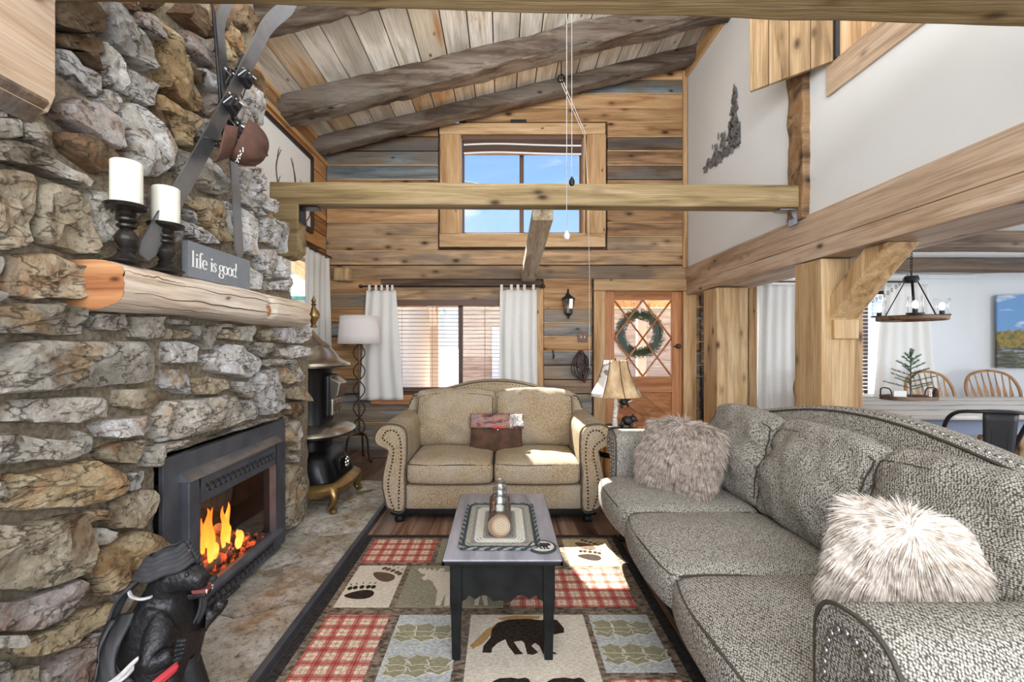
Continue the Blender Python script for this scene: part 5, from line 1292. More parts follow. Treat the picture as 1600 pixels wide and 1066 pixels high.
    def bfn(u, v):
        x_ = -hb+2*hb*u; top = zt(x_); w = v*4
        yb = lambda z: backy+.05+.20*max(0, (z-.3))/.7
        if w < 2: z = .15+(top-.03-.15)*(w/2); y_ = yb(z)
        elif w < 3: a = (w-2)*PI; z = top-.03+.03*math.sin(a); y_ = yb(top)+.065-.065*math.cos(a)
        else: z = top-.03-(top-.03-.12)*(w-3); y_ = yb(top)+.13-.05*(w-3)*0
        return Vector((x_, min(y_, D+.05), z))
    mb = MB().grid(bfn, 60, 40)
    for u in (0, 1):
        vs_ = [bfn(u, v/40) for v in range(41)]; mb.add(vs_, [tuple(range(41))])
    cb_ = B(mb, 'camel_back', smooth=True)
    xs = [-hb+2*hb*i/200 for i in range(201)]; top = [Vector((x_, backy+.05+.20*(zt(x_)-.3)/.7-.002, zt(x_)-.045)) for x_ in xs]
    acc = 0; nails = [top[0]]
    for a, b in zip(top, top[1:]):
        acc += (b-a).length
        if acc >= (.031 if fine_nails else .026): nails.append(b); acc = 0
    if fine_nails:
        top2 = [Vector((p.x, p.y+.035, p.z+.036)) for p in nails]; n1 = None
        for q in top2:
            if n1 is None: n1 = B(MB().sphere((0, 0, 0), .0115, .0115, .010, 10), 'nailhead', M['nail'], cb_, smooth='all'); n1.location = q; n10 = q
            else: share('nailhead', n1, cb_, q-n10)
    else:
        mb = MB()
        for p in nails: mb.sphere(p, .0085, .008, .0085, 6)
        B(mb, 'nail_trim', M['nail_b'], cb_, kind='stuff')
    B(MB().tube([p+Vector((0, .004, .026)) for p in top], .0055, 6), 'welt', M['welt'], cb_, smooth=True)
    # back cushions
    hcu = (endz+topz)/2-.045-.45
    for k in range(n):
        cx = -ain+cw*(k+.5); rnd = random.Random(seed*10+k); tw = cw+(.05 if k in (0, n-1) else .015); sh_ = (-.02 if k == 0 else .02 if k == n-1 else 0)
        R = Matrix.Rotation(-.27, 4, 'X'); hh = hcu+.06
        cz = .45+hh/2*.96; cy = backy-.045+.12
        def f(p, k=k):
            u, v, w = p.x/(tw/2), p.z/(hh/2), p.y/.085
            q = Vector(p)
            pu = (max(0, 1-abs(u)**2.6))**.55*(max(0, 1-abs(v)**3))**.5
            if w < 0: q.y = p.y*(.32+.80*pu)-.035*math.exp(-((v+.25)/.45)**2)*pu
            else: q.y = p.y*(.4+.5*pu)
            # sagging top corners and radiating folds
            q.z -= .035*abs(u)**3*(v > 0)*v
            ang = math.atan2(v, abs(u)-1.15); fold = math.sin(ang*13+k*2+3*noise.noise(Vector((u*2, v*2, k))))*max(0, abs(u)-.25)*.020*(1-abs(v)*.2)*(1-abs(u)**5)
            q.y += fold*(w < 0)+noise.noise(Vector((u*2.3+k*5+seed, v*2.3, w)))*.022*(w < 0)+noise.noise(Vector((u*6+k*5, v*4, 2)))*.008
            return q
        bc_ = B(MB().rbox((cx+sh_, cy, cz), (tw, .17, hh), .05, .024, M=R, f=f, rseg=3), 'back_cushion', smooth='all')
        pts = []
        for i in range(61):
            a = i/60; 
            if a < .22: u, v = -.93, -.8+1.55*a/.22
            elif a < .78: u, v = -.93+1.86*(a-.22)/.56, .75
            else: u, v = .93, .75-1.55*(a-.78)/.22
            u_, v_ = u, v; p = Vector((u_*tw/2, -.078, v_*hh/2)); q = f(p); q.y -= .002; q = R @ q; pts.append(q+Vector((cx+sh_, cy, cz)))
        B(MB().tube(pts, .0038, 5), 'cushion_welt', M['welt'], bc_, smooth=True)
    return t
ls = couch('loveseat', 'tweed two-seat camel-back loveseat with rolled nailhead arms under the window', (-.065, 3.26, 0), 0, 1.736, .90, 2, M['loveseat'], .0, 3, .56, 1.00, .87, False)
sf = couch('sofa', 'long tweed three-seat camel-back sofa filling the right side', (.745, 1.99, 0), -PI/2, 2.34, 1.05, 3, M['sofa'], .115, 8, .58, 1.015, .88, True)

def pillow(name, lab, c, rot, w, h, th, mat, group=None):
    pull = .16 if group else 0
    t = thing(name, lab, 'pillow', c, group=group); R = Euler(rot).to_matrix().to_4x4()
    def f(p):
        u, v = p.x/(w/2), p.z/(h/2); q = Vector(p)
        q.y = p.y*(.12+.88*max(0, (1-u*u))**.45*max(0, (1-v*v))**.45)
        q.x *= 1-.07*(1-abs(v)**2)*abs(u)-pull*u*u*v*v; q.z *= 1-.07*(1-abs(u)**2)*abs(v)-pull*u*u*v*v
        q.y += noise.noise(Vector((u*2.5, v*2.5, c[0])))*.010
        return q
    mb = MB().rbox(c, (w, th, h), .03, .02, M=R, f=f)
    mb.build('cover', mat, t, smooth='all'); return t, mb
# suede pillow with printed band
pt, pm = pillow('lumbar_pillow', 'brown suede pillow with a patterned top band and red bow on the loveseat', (-.05, 3.70, .575), (-.22, .02, 0), .45, .33, .13, M['suede'])
R = Euler((-.22, .02, 0)).to_matrix().to_4x4()
band = NT('tapestry_band'); nv = band.noise(band.map(band.co, (9, 9, 26)), 1, 4, .6, .8)
band = band.done(band.ramp(nv, [(.36, (.03, .02, .03)), (.46, (.16, .06, .07)), (.54, (.34, .19, .12)), (.62, (.13, .10, .15)), (.72, (.46, .40, .36))]), .85)
def bandfn(u, v):
    x_ = -.222+.444*u; z_ = .045+.118*v; uu, vv = x_/.225, z_/.165
    return Vector((-.05, 3.70, .575))+(R @ Vector((x_*.985, -.067*(.16+.9*max(0, 1-uu*uu)**.45*max(0, 1-vv*vv)**.45)-.006, z_)))
MB().grid(bandfn, 30, 8).build('patterned_band', band, pt, smooth='all', solid=.004)
bc = Vector((-.05, 3.70, .575))+(R @ Vector((.01, -.085, .045)))
MB().sphere(bc+Vector((-.022, 0, .004)), .022, .008, .012, 10).sphere(bc+Vector((.022, 0, .004)), .022, .008, .012, 10).build('bow', M['red'], pt, smooth=True)
MB().sphere(bc+Vector((0, -.004, -.014)), .011, seg=10).build('bell', M['steel'], pt, smooth=True)
fs_s = [(bc+Vector((.10+.10*random.random(), .02, .02+.09*random.random())), Vector((0, -1, .2))) for _ in range(700)]
fur_strands('white_fringe', M['cloth_white'], pt, fs_s, .03, .0016, .2, 4)

def fur_pillow(name, lab, c, rot, w, h, th, mat, n, L, seed, swirl=None):
    t, mb = pillow(name, lab, c, rot, w, h, th, mat, 'shaggy pillows on the sofa'); del t['group']
    tris = []; tot = 0
    for f in mb.f:
        a, b, c_, d = (mb.v[i] for i in f); nrm = (b-a).cross(d-a); ar = nrm.length; 
        if ar < 1e-9: continue
        nrm.normalize()
        if nrm.dot((a+b+c_+d)/4-Vector(c)) < 0: nrm = -nrm
        tot += ar; tris.append((tot, a, b, c_, d, nrm))
    import bisect; keys = [q[0] for q in tris]; rnd = random.Random(seed); sm = []
    for _ in range(n):
        q = tris[min(len(tris)-1, bisect.bisect(keys, rnd.random()*tot))]; u, v = rnd.random(), rnd.random()
        p = q[1].lerp(q[2], u).lerp(q[4].lerp(q[3], u), v); sm.append((p, q[5]))
    fur_strands('shaggy_fur', mat, t, sm, L, .0019, .55, seed, swirl=swirl)
    return t
fur_pillow('shaggy_pillow', 'taupe shaggy fur pillow at the far end of the sofa', (1.03, 2.62, .665), (-.42, .04, -PI/2+.72), .46, .42, .17, M['fur1'], 30000, .085, 5, swirl=lambda p: (p-Vector((1.06, 2.60, .84))).normalized()*.55)
fur_pillow('shaggy_pillow', 'cream shaggy fur pillow by the near arm of the sofa', (1.19, 1.31, .640), (-.50, .16, -PI/2+.80), .36, .35, .18, M['fur2'], 30000, .090, 9, swirl=lambda p: (p-Vector((1.17, 1.27, .79))).normalized()*.75)

# ================================================================ COFFEE TABLE
ct = thing('coffee_table', 'narrow black-legged coffee table with a worn grey top and scalloped apron', 'table', (0, 2.18, 0))
tt = NT('worn_lilac_grey_top'); q1 = tt.noise(tt.map(tt.co, (14, 2, 14)), 1, 6, .6, .4)
topm = tt.done(tt.mix(tt.ramp(tt.noise(tt.co, 9, 4), [(.62, 0.0), (.72, .6)]), tt.ramp(q1, [(.3, (.13, .13, .15)), (.5, (.24, .24, .27)), (.7, (.34, .33, .36))]), (.18, .10, .08)), .32, spec=.5)
MB().rbox((0, 2.18, .439), (.478, .80, .022), .005, .2).build('tabletop', topm, ct, smooth=True)
for k, (a, b, c, d) in enumerate(((-.242, -.228, 1.775, 2.585), (.228, .242, 1.775, 2.585), (-.242, .242, 1.775, 1.789), (-.242, .242, 2.571, 2.585))): MB().box(a, b, c, d, .428, .444).build('edge_moulding', M['black_wood'], ct, bevel=.003)
def apron(x0, x1, ax, c0, c1):
    n = 40; L = x1-x0; pts = [(x0, .428)]
    bot = []
    for k in range(n+1):
        u = k/n; z = .262+.018*abs(math.sin(u*PI*5))*(1 if .1 < u < .9 else .2)-.022*math.exp(-((u-.5)/.10)**2)+(-.018*(1-min(u, 1-u)/.12) if min(u, 1-u) < .12 else 0)
        bot.append((x0+L*u, z))
    poly = [(x0, .428)]+bot+[(x1, .428)]
    MB().prism(poly, ax, c0, c1).build('apron', M['black_wood'], ct)
apron(-.185, .185, 1, 1.835, 1.853); apron(-.185, .185, 1, 2.507, 2.525)
apron(1.86, 2.50, 0, -.205, -.187); apron(1.86, 2.50, 0, .187, .205)
for sx_ in (-1, 1):
    for yy in (1.85, 2.51):
        MB().loft([(0, .017, .017, 8), (.20, .021, .021, 8), (.25, .025, .025, 8), (.428, .025, .025, 8)], (sx_*.19, yy, 0), 16).build('leg', M['black_wood'], ct)
# braided mat
mt_ = thing('braided_mat', 'rectangular braided mat with dark green border on the coffee table', 'mat', (-.01, 2.15, .45))
def rr(hx, hy, r, n=6):
    pts = []
    for cx, cy, a0 in ((hx-r, hy-r, 0), (-hx+r, hy-r, 90), (-hx+r, -hy+r, 180), (hx-r, -hy+r, 270)):
        for k in range(n+1): a = math.radians(a0+90*k/n); pts.append(Vector((-.012+cx+r*math.cos(a), 2.13+cy+r*math.sin(a), .456)))
    return pts+[pts[0]]
cm = {'c': plain('cream_braid', (.60, .58, .50), .9, nz=.3, nscale=120, bump=.4), 't': plain('oatmeal_braid', (.36, .34, .28), .9, nz=.5, nscale=120, bump=.4), 'g': plain('dark_green_braid', (.035, .05, .052), .9, nz=.5, nscale=150, bump=.4), 'y': plain('grey_braid', (.27, .27, .26), .9, nz=.6, nscale=150, bump=.4)}
hx, hy = .168, .265
for k, c in enumerate(['g', 'g', 't', 't', 'y', 'c', 'c', 'c', 't', 'y', 'y', 'y']):
    if hx < .012: break
    p = rr(hx, hy, min(.03, hx*.9)); 
    if c == 'g' :
        # two visible plaited strands
        dens = []
        for a, b in zip(p, p[1:]):
            m_ = max(1, int((b-a).length/.006)); dens += [a.lerp(b, i/m_) for i in range(m_)]
        for ph in (0, PI):
            mb = MB(); mb.tube([q+Vector((.0045*math.sin(i*.75+ph), .0045*math.sin(i*.75+ph), .002*math.cos(i*.75+ph))) for i, q in enumerate(dens)]+[dens[0]], .0050, 5); mb.build('braid', cm['g'] if ph == 0 else (cm['g'] if k else cm['y']), mt_, smooth=True)
        hx -= .0125; hy -= .0125
    else:
        MB().tube(p, .0072, 6, flat=.5).build('braid', cm[c], mt_, smooth=True); hx -= .0125; hy -= .0125
MB().rbox((-.012, 2.13, .4515), (.30, .5, .002), .0005, 9, rseg=1).build('mat_base', cm['t'], mt_)
co_ = thing('bear_coaster', 'round coaster with a black bear on the corner of the coffee table', 'coaster', (.165, 1.885, .45))
MB().lathe([(0, .450), (.052, .450), (.052, .458), (0, .459)], (.168, 1.885, 0), 32).build('face', cm['c'], co_, smooth=True)
MB().tube([(.168+.054*math.cos(k*PI/20), 1.885+.054*math.sin(k*PI/20), .455) for k in range(41)], .006, 6).build('rim', cm['g'], co_, smooth=True)
BEAR = [(785, 625), (790, 600), (815, 570), (820, 540), (840, 515), (880, 503), (950, 500), (1000, 505), (1040, 500), (1060, 505), (1085, 535), (1085, 550), (1060, 555), (1035, 560), (1020, 590), (1040, 620), (1060, 630), (1010, 632), (995, 600), (978, 588), (965, 600), (990, 625), (970, 633), (950, 630), (940, 590), (930, 580), (900, 585), (920, 615), (935, 630), (905, 632), (880, 600), (870, 575), (840, 590), (820, 610), (820, 625)]
def flat_shape(mb, pts, fn, z0, z1):
    n = len(pts); P = [fn(*p) for p in pts]
    mb.add([Vector((a, b, z0)) for a, b in P]+[Vector((a, b, z1)) for a, b in P], [tuple(range(n, 2*n))]+[(i, (i+1) % n, n+(i+1) % n, n+i) for i in range(n)])
mb = MB(); flat_shape(mb, BEAR, lambda a, b: (.168+(a-935)*.00024, 1.885-(b-567)*.00042), .4585, .4600); mb.build('bear_print', M['black'], co_)
# birch log holder with three glass jars
lg = thing('log_candle_holder', 'short sawn birch log lying on the braided mat with a hollowed top', 'log', (-.005, 2.12, .457))
lgx = -.012
endm = NT('sawn_log_face'); g_ = endm.sep(endm.co); rad = endm.math('SQRT', endm.math('ADD', endm.math('MULTIPLY', g_[0], g_[0]), endm.math('MULTIPLY', endm.math('SUBTRACT', g_[2], .053), endm.math('SUBTRACT', g_[2], .053))))
rg = endm.math('SINE', endm.math('ADD', endm.math('MULTIPLY', rad, 650), endm.math('MULTIPLY', endm.noise(endm.co, 20, 3), 5)))
endm = endm.done(endm.mix(endm.ramp(rad, [(.030, 0.0), (.046, 1.0)]), endm.ramp(rg, [(0.0, (.33, .25, .16)), (1.0, (.50, .42, .30))]), (.20, .12, .07)), .8)
MB().grid(lambda u, v: Vector((lgx, 1.965+.32*v, .510))+Vector((math.cos(2*PI*u), 0, math.sin(2*PI*u)))*(.050+.006*noise.noise(Vector((math.cos(2*PI*u)*1.5, v*3, math.sin(2*PI*u)*1.5)))), 32, 12).build('bark', M['strip'], lg, smooth='all')
for yy in (1.965, 2.285): MB().add([Vector((lgx, yy, .510))+Vector((math.cos(2*PI*u/32), 0, math.sin(2*PI*u/32)))*(.050+.006*noise.noise(Vector((math.cos(2*PI*u/32)*1.5, 0 if yy < 2 else 3, math.sin(2*PI*u/32)*1.5)))) for u in range(32)], [tuple(range(32))]).build('sawn_end', endm, lg)
for k, (yy, lab) in enumerate(((2.03, 'nearest the camera'), (2.125, 'in the middle'), (2.22, 'at the far end'))):
    j = thing('glass_jar', 'clear glass jar standing in the birch log, %s' % lab, 'jar', (lgx, yy, .543))
    MB().lathe([(0, .546), (.030, .546), (.036, .552), (.036, .600), (.031, .613), (.026, .620), (.026, .634), (.028, .637), (.024, .637), (.023, .620), (.033, .600), (.033, .555), (0, .551)], (lgx, yy, 0), 24).build('glass', M['jar_glass'], j, smooth=True)
    MB().lathe([(0, .553), (.018, .553), (.018, .575), (0, .575)], (lgx, yy, 0), 16).build('tealight', M['candle'], j, smooth=True)

# ================================================================ RUG
RG = thing('lodge_rug', 'patchwork lodge rug with plaid, bear, paw and leaf panels and dark border', 'rug', (-.07, 1.8, .001))
def rug_mat(name, c1, c2, sc=60):
    t = NT(name); n1 = t.noise(t.map(t.co, (1, 2.2, 1)), sc, 5, .7); n0 = t.noise(t.co, 6, 3)
    col = t.mix(t.ramp(n1, [(.38, 0.0), (.62, 1.0)]), (*c1, 1), (*c2, 1)); col = t.mix(.25, col, t.ramp(n0, [(.3, .5), (.7, 1.1)]), 'MULTIPLY')
    t.bump(n1, .5, .004); return t.done(col, .95, spec=.1)
RM = {'dark': rug_mat('rug_dark_border', (.015, .014, .015), (.05, .045, .04)), 'brown': rug_mat('rug_striated_brown', (.05, .035, .025), (.26, .205, .15), 28),
 'cream': rug_mat('rug_cream', (.44, .38, .29), (.64, .59, .50)), 'tan': rug_mat('rug_tan', (.36, .27, .15), (.52, .42, .27)), 'olive': rug_mat('rug_olive', (.17, .16, .105), (.31, .29, .21)), 'blue': rug_mat('rug_grey_blue', (.26, .275, .26), (.52, .54, .53)),
 'bearb': rug_mat('rug_black_brown', (.012, .009, .007), (.045, .03, .022)), 'paw': rug_mat('rug_paw_brown', (.07, .045, .03), (.15, .10, .07)), 'leaf': rug_mat('rug_leaf_olive', (.19, .18, .11), (.31, .29, .19)), 'leafl': rug_mat('rug_leaf_outline', (.45, .42, .33), (.58, .54, .44)), 'amber': rug_mat('rug_amber', (.30, .17, .06), (.42, .27, .11))}
t = NT('rug_red_plaid'); x_, y_, z_ = t.sep(t.co)
def band_(c, per, lo, hi, ph=0):
    f_ = t.math('FRACT', t.math('ADD', t.math('MULTIPLY', c, 1/per), 50.0+ph)); return t.math('MULTIPLY', t.math('GREATER_THAN', f_, lo), t.math('LESS_THAN', f_, hi))
n1 = t.noise(t.co, 70, 4, .7); col = t.mix(t.ramp(n1, [(.38, 0.0), (.62, 1.0)]), (.46, .37, .26, 1), (.66, .58, .46, 1))
for c in (x_, y_): col = t.mix(t.math('MULTIPLY', band_(c, .078, .0, .42), .72), col, (.40, .05, .04, 1))
for c in (x_, y_): col = t.mix(t.math('MULTIPLY', band_(c, .078, .19, .24), .8), col, (.07, .04, .035, 1))
for c in (x_, y_): col = t.mix(t.math('MULTIPLY', band_(c, .078, .68, .73), .55), col, (.42, .06, .05, 1))
col = t.mix(.5, col, t.ramp(n1, [(.35, .55), (.6, 1.15)]), 'MULTIPLY'); t.bump(n1, .5, .004)
RM['plaid'] = t.done(col, .95, spec=.1)
MB().rbox((-.07, 1.83, .006), (1.70, 2.46, .010), .004, .4).build('border', RM['dark'], RG)
MB().rbox((-.07, 1.83, .008), (1.60, 2.36, .010), .002, .4).build('striped_ground', RM['brown'], RG)
PAN = [('plaid', -.845, -.43, 2.665, 2.985), ('olive', -.40, -.02, 2.665, 2.985), ('blue', .01, .36, 2.665, 2.985), ('tan', .395, .695, 2.62, 2.985),
 ('cream', -.835, -.56, 2.205, 2.625), ('olive', -.53, .005, 2.205, 2.625), ('plaid', .04, .665, 2.205, 2.575),
 ('plaid', -.835, -.535, 1.56, 2.145), ('blue', -.49, -.20, 1.60, 2.145), ('cream', -.15, .385, 1.47, 2.145), ('blue', .41, .690, 1.765, 2.145),
 ('plaid', .41, .69, 1.33, 1.73), ('olive', -.835, -.20, 1.16, 1.53), ('plaid', -.15, .385, 1.10, 1.44), ('tan', .41, .69, .90, 1.30), ('cream', -.835, -.4, .70, 1.12), ('blue', -.37, .385, .70, 1.07)]
for nme, a, b, c, d in PAN:
    MB().rbox(((a+b)/2, (c+d)/2, .0095), (b-a, d-c, .010), .002, .5, rseg=1).build('rug_panel', RM[nme], RG, label={'plaid': 'red and cream plaid rug panel', 'olive': 'olive rug panel', 'blue': 'pale grey-blue rug panel', 'cream': 'cream rug panel', 'tan': 'tan rug panel'}[nme])
ZR = (.0142, .0160)
def fmap(u, v):
    px, py = 420+u/2.353, 760+v/2.353; Y = 910/(py-541); return ((px-785)*Y/700, Y)
def printed(nm, shapes, fn, m, lab): 
    mb = MB()
    for s_ in shapes: flat_shape(mb, s_, fn, *ZR)
    mb.build(nm, m, RG, label=lab)
def bfix(u, v):
    a, b = fmap(u, v); return (a, b)
printed('bear_motif', [BEAR], bfix, RM['bearb'], 'walking black bear woven in the rug')
printed('ground_motif', [[(740, 600), (770, 570), (800, 540), (835, 520), (815, 560), (790, 590), (750, 612)], [(840, 498), (900, 488), (1000, 490), (990, 500), (860, 505)]], bfix, RM['amber'], 'amber ground streak behind the rug bear')
for dx in (.03, .24): printed('cub_motif', [BEAR], lambda u, v, dx=dx: (-.10+dx+(u-785)*.00062, 1.735-(v-500)*.00125), RM['bearb'], 'small black bear cub woven in the rug')
def paw(cx, cy, s_, ang, m=RM['paw']):
    ca, sa = math.cos(ang), math.sin(ang); shp = []
    def el(x, y, rx, ry, n=14, sq=0): shp.append([(x+rx*math.cos(2*PI*k/n), y+ry*math.sin(2*PI*k/n)*(1+sq*math.cos(2*PI*k/n))) for k in range(n)])
    el(0, 0, .075, .040, 18, .35)
    for k in range(5): a = -.9+k*.45; el(.035*math.sin(a)*2.2-.0, .058+.016*math.cos(a), .013, .017)
    for k in range(5): a = -.9+k*.45; shp.append([(.077*math.sin(a)-.004, .090+.018*math.cos(a)), (.077*math.sin(a)+.004, .090+.018*math.cos(a)), (.09*math.sin(a)+.002, .108+.02*math.cos(a))])
    printed('paw_motif', shp, lambda x, y: (cx+s_*(x*ca-y*sa), cy+s_*(x*sa+y*ca)), m, 'bear paw print woven in the rug')
paw(-.665, 2.50, 1.0, -.55); paw(-.74, 2.315, 1.0, .12, RM['bearb']); paw(.53, 2.88, .95, -.7); paw(.53, 2.73, .95, -.25, RM['bearb'])
MOOSE = [(548, 318), (556, 309), (566, 316), (574, 308), (582, 320), (592, 312), (600, 322), (612, 311), (618, 322), (632, 311), (650, 314), (640, 325), (690, 325), (740, 322), (790, 330), (805, 350), (800, 400), (806, 448), (792, 448), (780, 405), (770, 448), (756, 448), (758, 400), (700, 395), (672, 405), (664, 448), (645, 452), (648, 405), (630, 450), (612, 450), (620, 395), (602, 362), (588, 352), (570, 356), (562, 346), (580, 335), (560, 330)]
printed('moose_motif', [MOOSE], fmap, RM['cream'], 'cream moose silhouette woven in the rug')
def leafc(cx, cy, fl_=1, seed=0):
    rnd = random.Random(seed); sh1, sh2 = [], []
    for i in range(3):
        for j in (-1, 0, 1):
            x0 = cx-.085+.085*i; y0 = cy+j*.032*(1 if i < 2 else .6); a0 = .25*j+rnd.uniform(-.3, .3); pts = []
            for k in range(20):
                a = 2*PI*k/20; r = .033*(1+.42*(k % 2 == 0)*(k % 4 == 0)+.12*(k % 2)-.1*math.cos(a)); pts.append((x0+fl_*r*1.15*math.cos(a+a0), y0+r*.72*math.sin(a+a0)))
            sh1.append([(x0+(p[0]-x0)*1.12, y0+(p[1]-y0)*1.12) for p in pts]); sh2.append(pts)
    return sh1, sh2
for (cx, cy, f_) in ((-.345, 2.01, 1), (-.345, 1.80, -1), (.55, 2.04, 1), (.55, 1.87, -1), (-.345, 1.66, 1)):
    if cy < 1.7 and cx < 0: continue
    a_, b_ = leafc(cx, cy, f_, int(cy*100))
    mb = MB(); 
    for i, s_ in enumerate(a_): flat_shape(mb, s_, lambda x, y: (x, y), .0142, .01500+.0003*i)
    mb.build('leaf_outline', RM['leafl'], RG, kind='stuff')
    mb = MB()
    for i, s_ in enumerate(b_): flat_shape(mb, s_, lambda x, y: (x, y), .0142, .01515+.0003*i)
    mb.build('leaf_motif', RM['leaf'], RG, kind='stuff', label='olive leaf spray woven in the rug')

# ================================================================ BARREL AND BEAR LAMP
bx, by = 1.005, 3.79
ba = thing('oak_barrel', 'small wooden barrel with dark hoops used as a side table between sofas', 'barrel', (bx, by, 0))
def br(z): return .205+.042*(1-((z-.30)/.30)**2)
ns_ = 18
for k in range(ns_):
    a0, a1 = 2*PI*k/ns_+.008, 2*PI*(k+1)/ns_-.008; mb = MB()
    mb.grid(lambda u, v: Vector((bx+br(.6*v)*math.cos(a0+(a1-a0)*u), by+br(.6*v)*math.sin(a0+(a1-a0)*u), .6*v)), 2, 8); mb.build('stave', M['barrel'], ba, smooth=True, solid=.014)
for (z0, z1) in ((.02, .065), (.16, .20), (.40, .44), (.545, .59)):
    MB().grid(lambda u, v: Vector((bx+(br(z0+(z1-z0)*v)+.008)*math.cos(2*PI*u), by+(br(z0+(z1-z0)*v)+.008)*math.sin(2*PI*u), z0+(z1-z0)*v)), 40, 2).build('hoop', M['iron'], ba, smooth='all', solid=.004)
MB().lathe([(0, .57), (.195, .57), (.195, .585), (0, .585)], (bx, by, 0), 32).build('barrel_head', M['barrel'], ba)
la = thing('bear_table_lamp', 'table lamp with two bear cubs on a birch trunk and a panelled hide shade', 'lamp', (bx-.02, by-.03, .587))
lx, ly = bx-.03, by-.04
MB().grid(lambda u, v: Vector((lx+(.135-.01*v)*math.cos(2*PI*u)*(1+.06*math.sin(u*30)), ly+(.12)*math.sin(2*PI*u)*(1+.06*math.sin(u*26)), .588+.045*v)), 40, 3).lathe([(0, .63), (.12, .632), (.126, .63), (0, .628)], (lx, ly, 0), 24).build('rocky_base', M['bear'], la, smooth=True)
birch = NT('birch_bark'); nb = birch.noise(birch.map(birch.co, (12, 12, 60)), 1, 4, .7); birch = birch.done(birch.ramp(nb, [(.38, (.04, .03, .025)), (.48, (.66, .62, .54)), (.8, (.74, .71, .64))]), .7)
MB().tube([(lx-.03, ly, .62), (lx-.035, ly, .70), (lx-.025, ly, .78), (lx-.03, ly, .86), (lx-.03, ly, .89)], [.024, .021, .020, .018, .012], 12).build('birch_trunk', birch, la, smooth=True)
def cub(c, s_, face, tilt):
    R = Matrix.Rotation(face, 4, 'Z') @ Matrix.Rotation(tilt, 4, 'Y'); mb = MB()
    def sp(x, y, z, a, b, d): mb.sphere(Vector(c)+(R @ Vector((x, y, z)))*s_, a*s_, b*s_, d*s_, 12, M=R)
    sp(0, 0, 0, .040, .032, .032); sp(.030, 0, .022, .026, .024, .024); sp(.052, 0, .018, .014, .011, .010)
    for q in (-1, 1): sp(.026, q*.018, .044, .007, .007, .008); sp(.028, q*.018, -.028, .011, .010, .024); sp(-.026, q*.02, -.028, .013, .011, .022)
    return mb.build('bear_cub', M['bear'], la, smooth=True)
cub((lx+.055, ly-.06, .685), 1.25, -.3, .25); cub((lx+.035, ly-.02, .835), .95, -.15, -.2)
MB().tube([(lx+.02, ly-.01, .815), (lx+.07, ly-.03, .835), (lx+.10, ly-.04, .85)], [.009, .007, .004], 6).tube([(lx-.03, ly, .82), (lx+.03, ly-.01, .815)], .008, 6).build('branch', birch, la, smooth=True)
MB().tube([(lx-.03, ly, .88), (lx-.03, ly, 1.20)], .006, 8).build('stem', M['bronze'], la, smooth=True)
hideA = NT('hide_shade_tan'); nh_ = hideA.noise(hideA.map(hideA.co, (14, 14, 5)), 1, 5, .6); hideA = hideA.done(hideA.ramp(nh_, [(.3, (.26, .16, .07)), (.5, (.46, .32, .17)), (.7, (.60, .47, .30))]), .65)
hideB = NT('hide_shade_pale'); nh_ = hideB.noise(hideB.map(hideB.co, (5, 5, 9), rot=(0, .8, 0)), 1, 2, .5); hideB = hideB.done(hideB.ramp(nh_, [(.50, (.70, .67, .62)), (.54, (.25, .21, .18)), (.60, (.22, .18, .15)), (.63, (.70, .66, .60))]), .65)
NS = 8
for k in range(NS):
    a0, a1 = 2*PI*(k+.12)/NS, 2*PI*(k+1.12)/NS
    def fn(u, v):
        r = .225-.125*v-.018*math.sin(PI*v); p0 = Vector((math.cos(a0), math.sin(a0), 0))*r; p1 = Vector((math.cos(a1), math.sin(a1), 0))*r; p = p0.lerp(p1, u); return Vector((lx-.03+p.x, ly+p.y, .885+.295*v))
    MB().grid(fn, 4, 8).build('shade_panel', hideB if k in (3, 4, 7) else hideA, la, smooth='all', solid=.003)
    MB().tube([fn(0, v/8) for v in range(9)], .004, 5).build('shade_seam', M['cap'], la, smooth=True)

# ================================================================ BLACK BEAR STATUE
BX, BY = -1.07, 1.40
bs = thing('bear_statue', 'black carved bear statue in scarf and hat standing on the hearth', 'statue', (BX, BY, .04))
J = {'pelvis': (BX-.02, BY, .20, .105), 'belly': (BX-.01, BY, .30, .105), 'chest': (BX+.0, BY, .43, .088), 'neck': (BX+.015, BY, .52, .062), 'skull': (BX+.040, BY-.005, .585, .062), 'brow': (BX+.085, BY-.012, .592, .050), 'muz': (BX+.135, BY-.022, .582, .034), 'nose': (BX+.165, BY-.028, .580, .024),
 'shR': (BX+.055, BY-.06, .47, .05), 'elR': (BX+.075, BY-.13, .39, .038), 'wrR': (BX+.10, BY-.125, .405, .026), 'paR': (BX+.125, BY-.11, .425, .024),
 'shL': (BX+.06, BY+.06, .46, .045), 'elL': (BX+.095, BY+.085, .40, .034), 'wrL': (BX+.125, BY+.09, .435, .025), 'paL': (BX+.145, BY+.09, .462, .024),
 'hipR': (BX+.0, BY-.06, .15, .065), 'knR': (BX+.03, BY-.075, .09, .05), 'ftR': (BX+.075, BY-.08, .058, .03), 'hipL': (BX+.0, BY+.06, .15, .065), 'knL': (BX+.03, BY+.075, .09, .05), 'ftL': (BX+.075, BY+.08, .058, .03)}
E_ = [('pelvis', 'belly'), ('belly', 'chest'), ('chest', 'neck'), ('neck', 'skull'), ('skull', 'brow'), ('brow', 'muz'), ('muz', 'nose'), ('chest', 'shR'), ('shR', 'elR'), ('elR', 'wrR'), ('wrR', 'paR'), ('chest', 'shL'), ('shL', 'elL'), ('elL', 'wrL'), ('wrL', 'paL'), ('pelvis', 'hipR'), ('hipR', 'knR'), ('knR', 'ftR'), ('pelvis', 'hipL'), ('hipL', 'knL'), ('knL', 'ftL')]
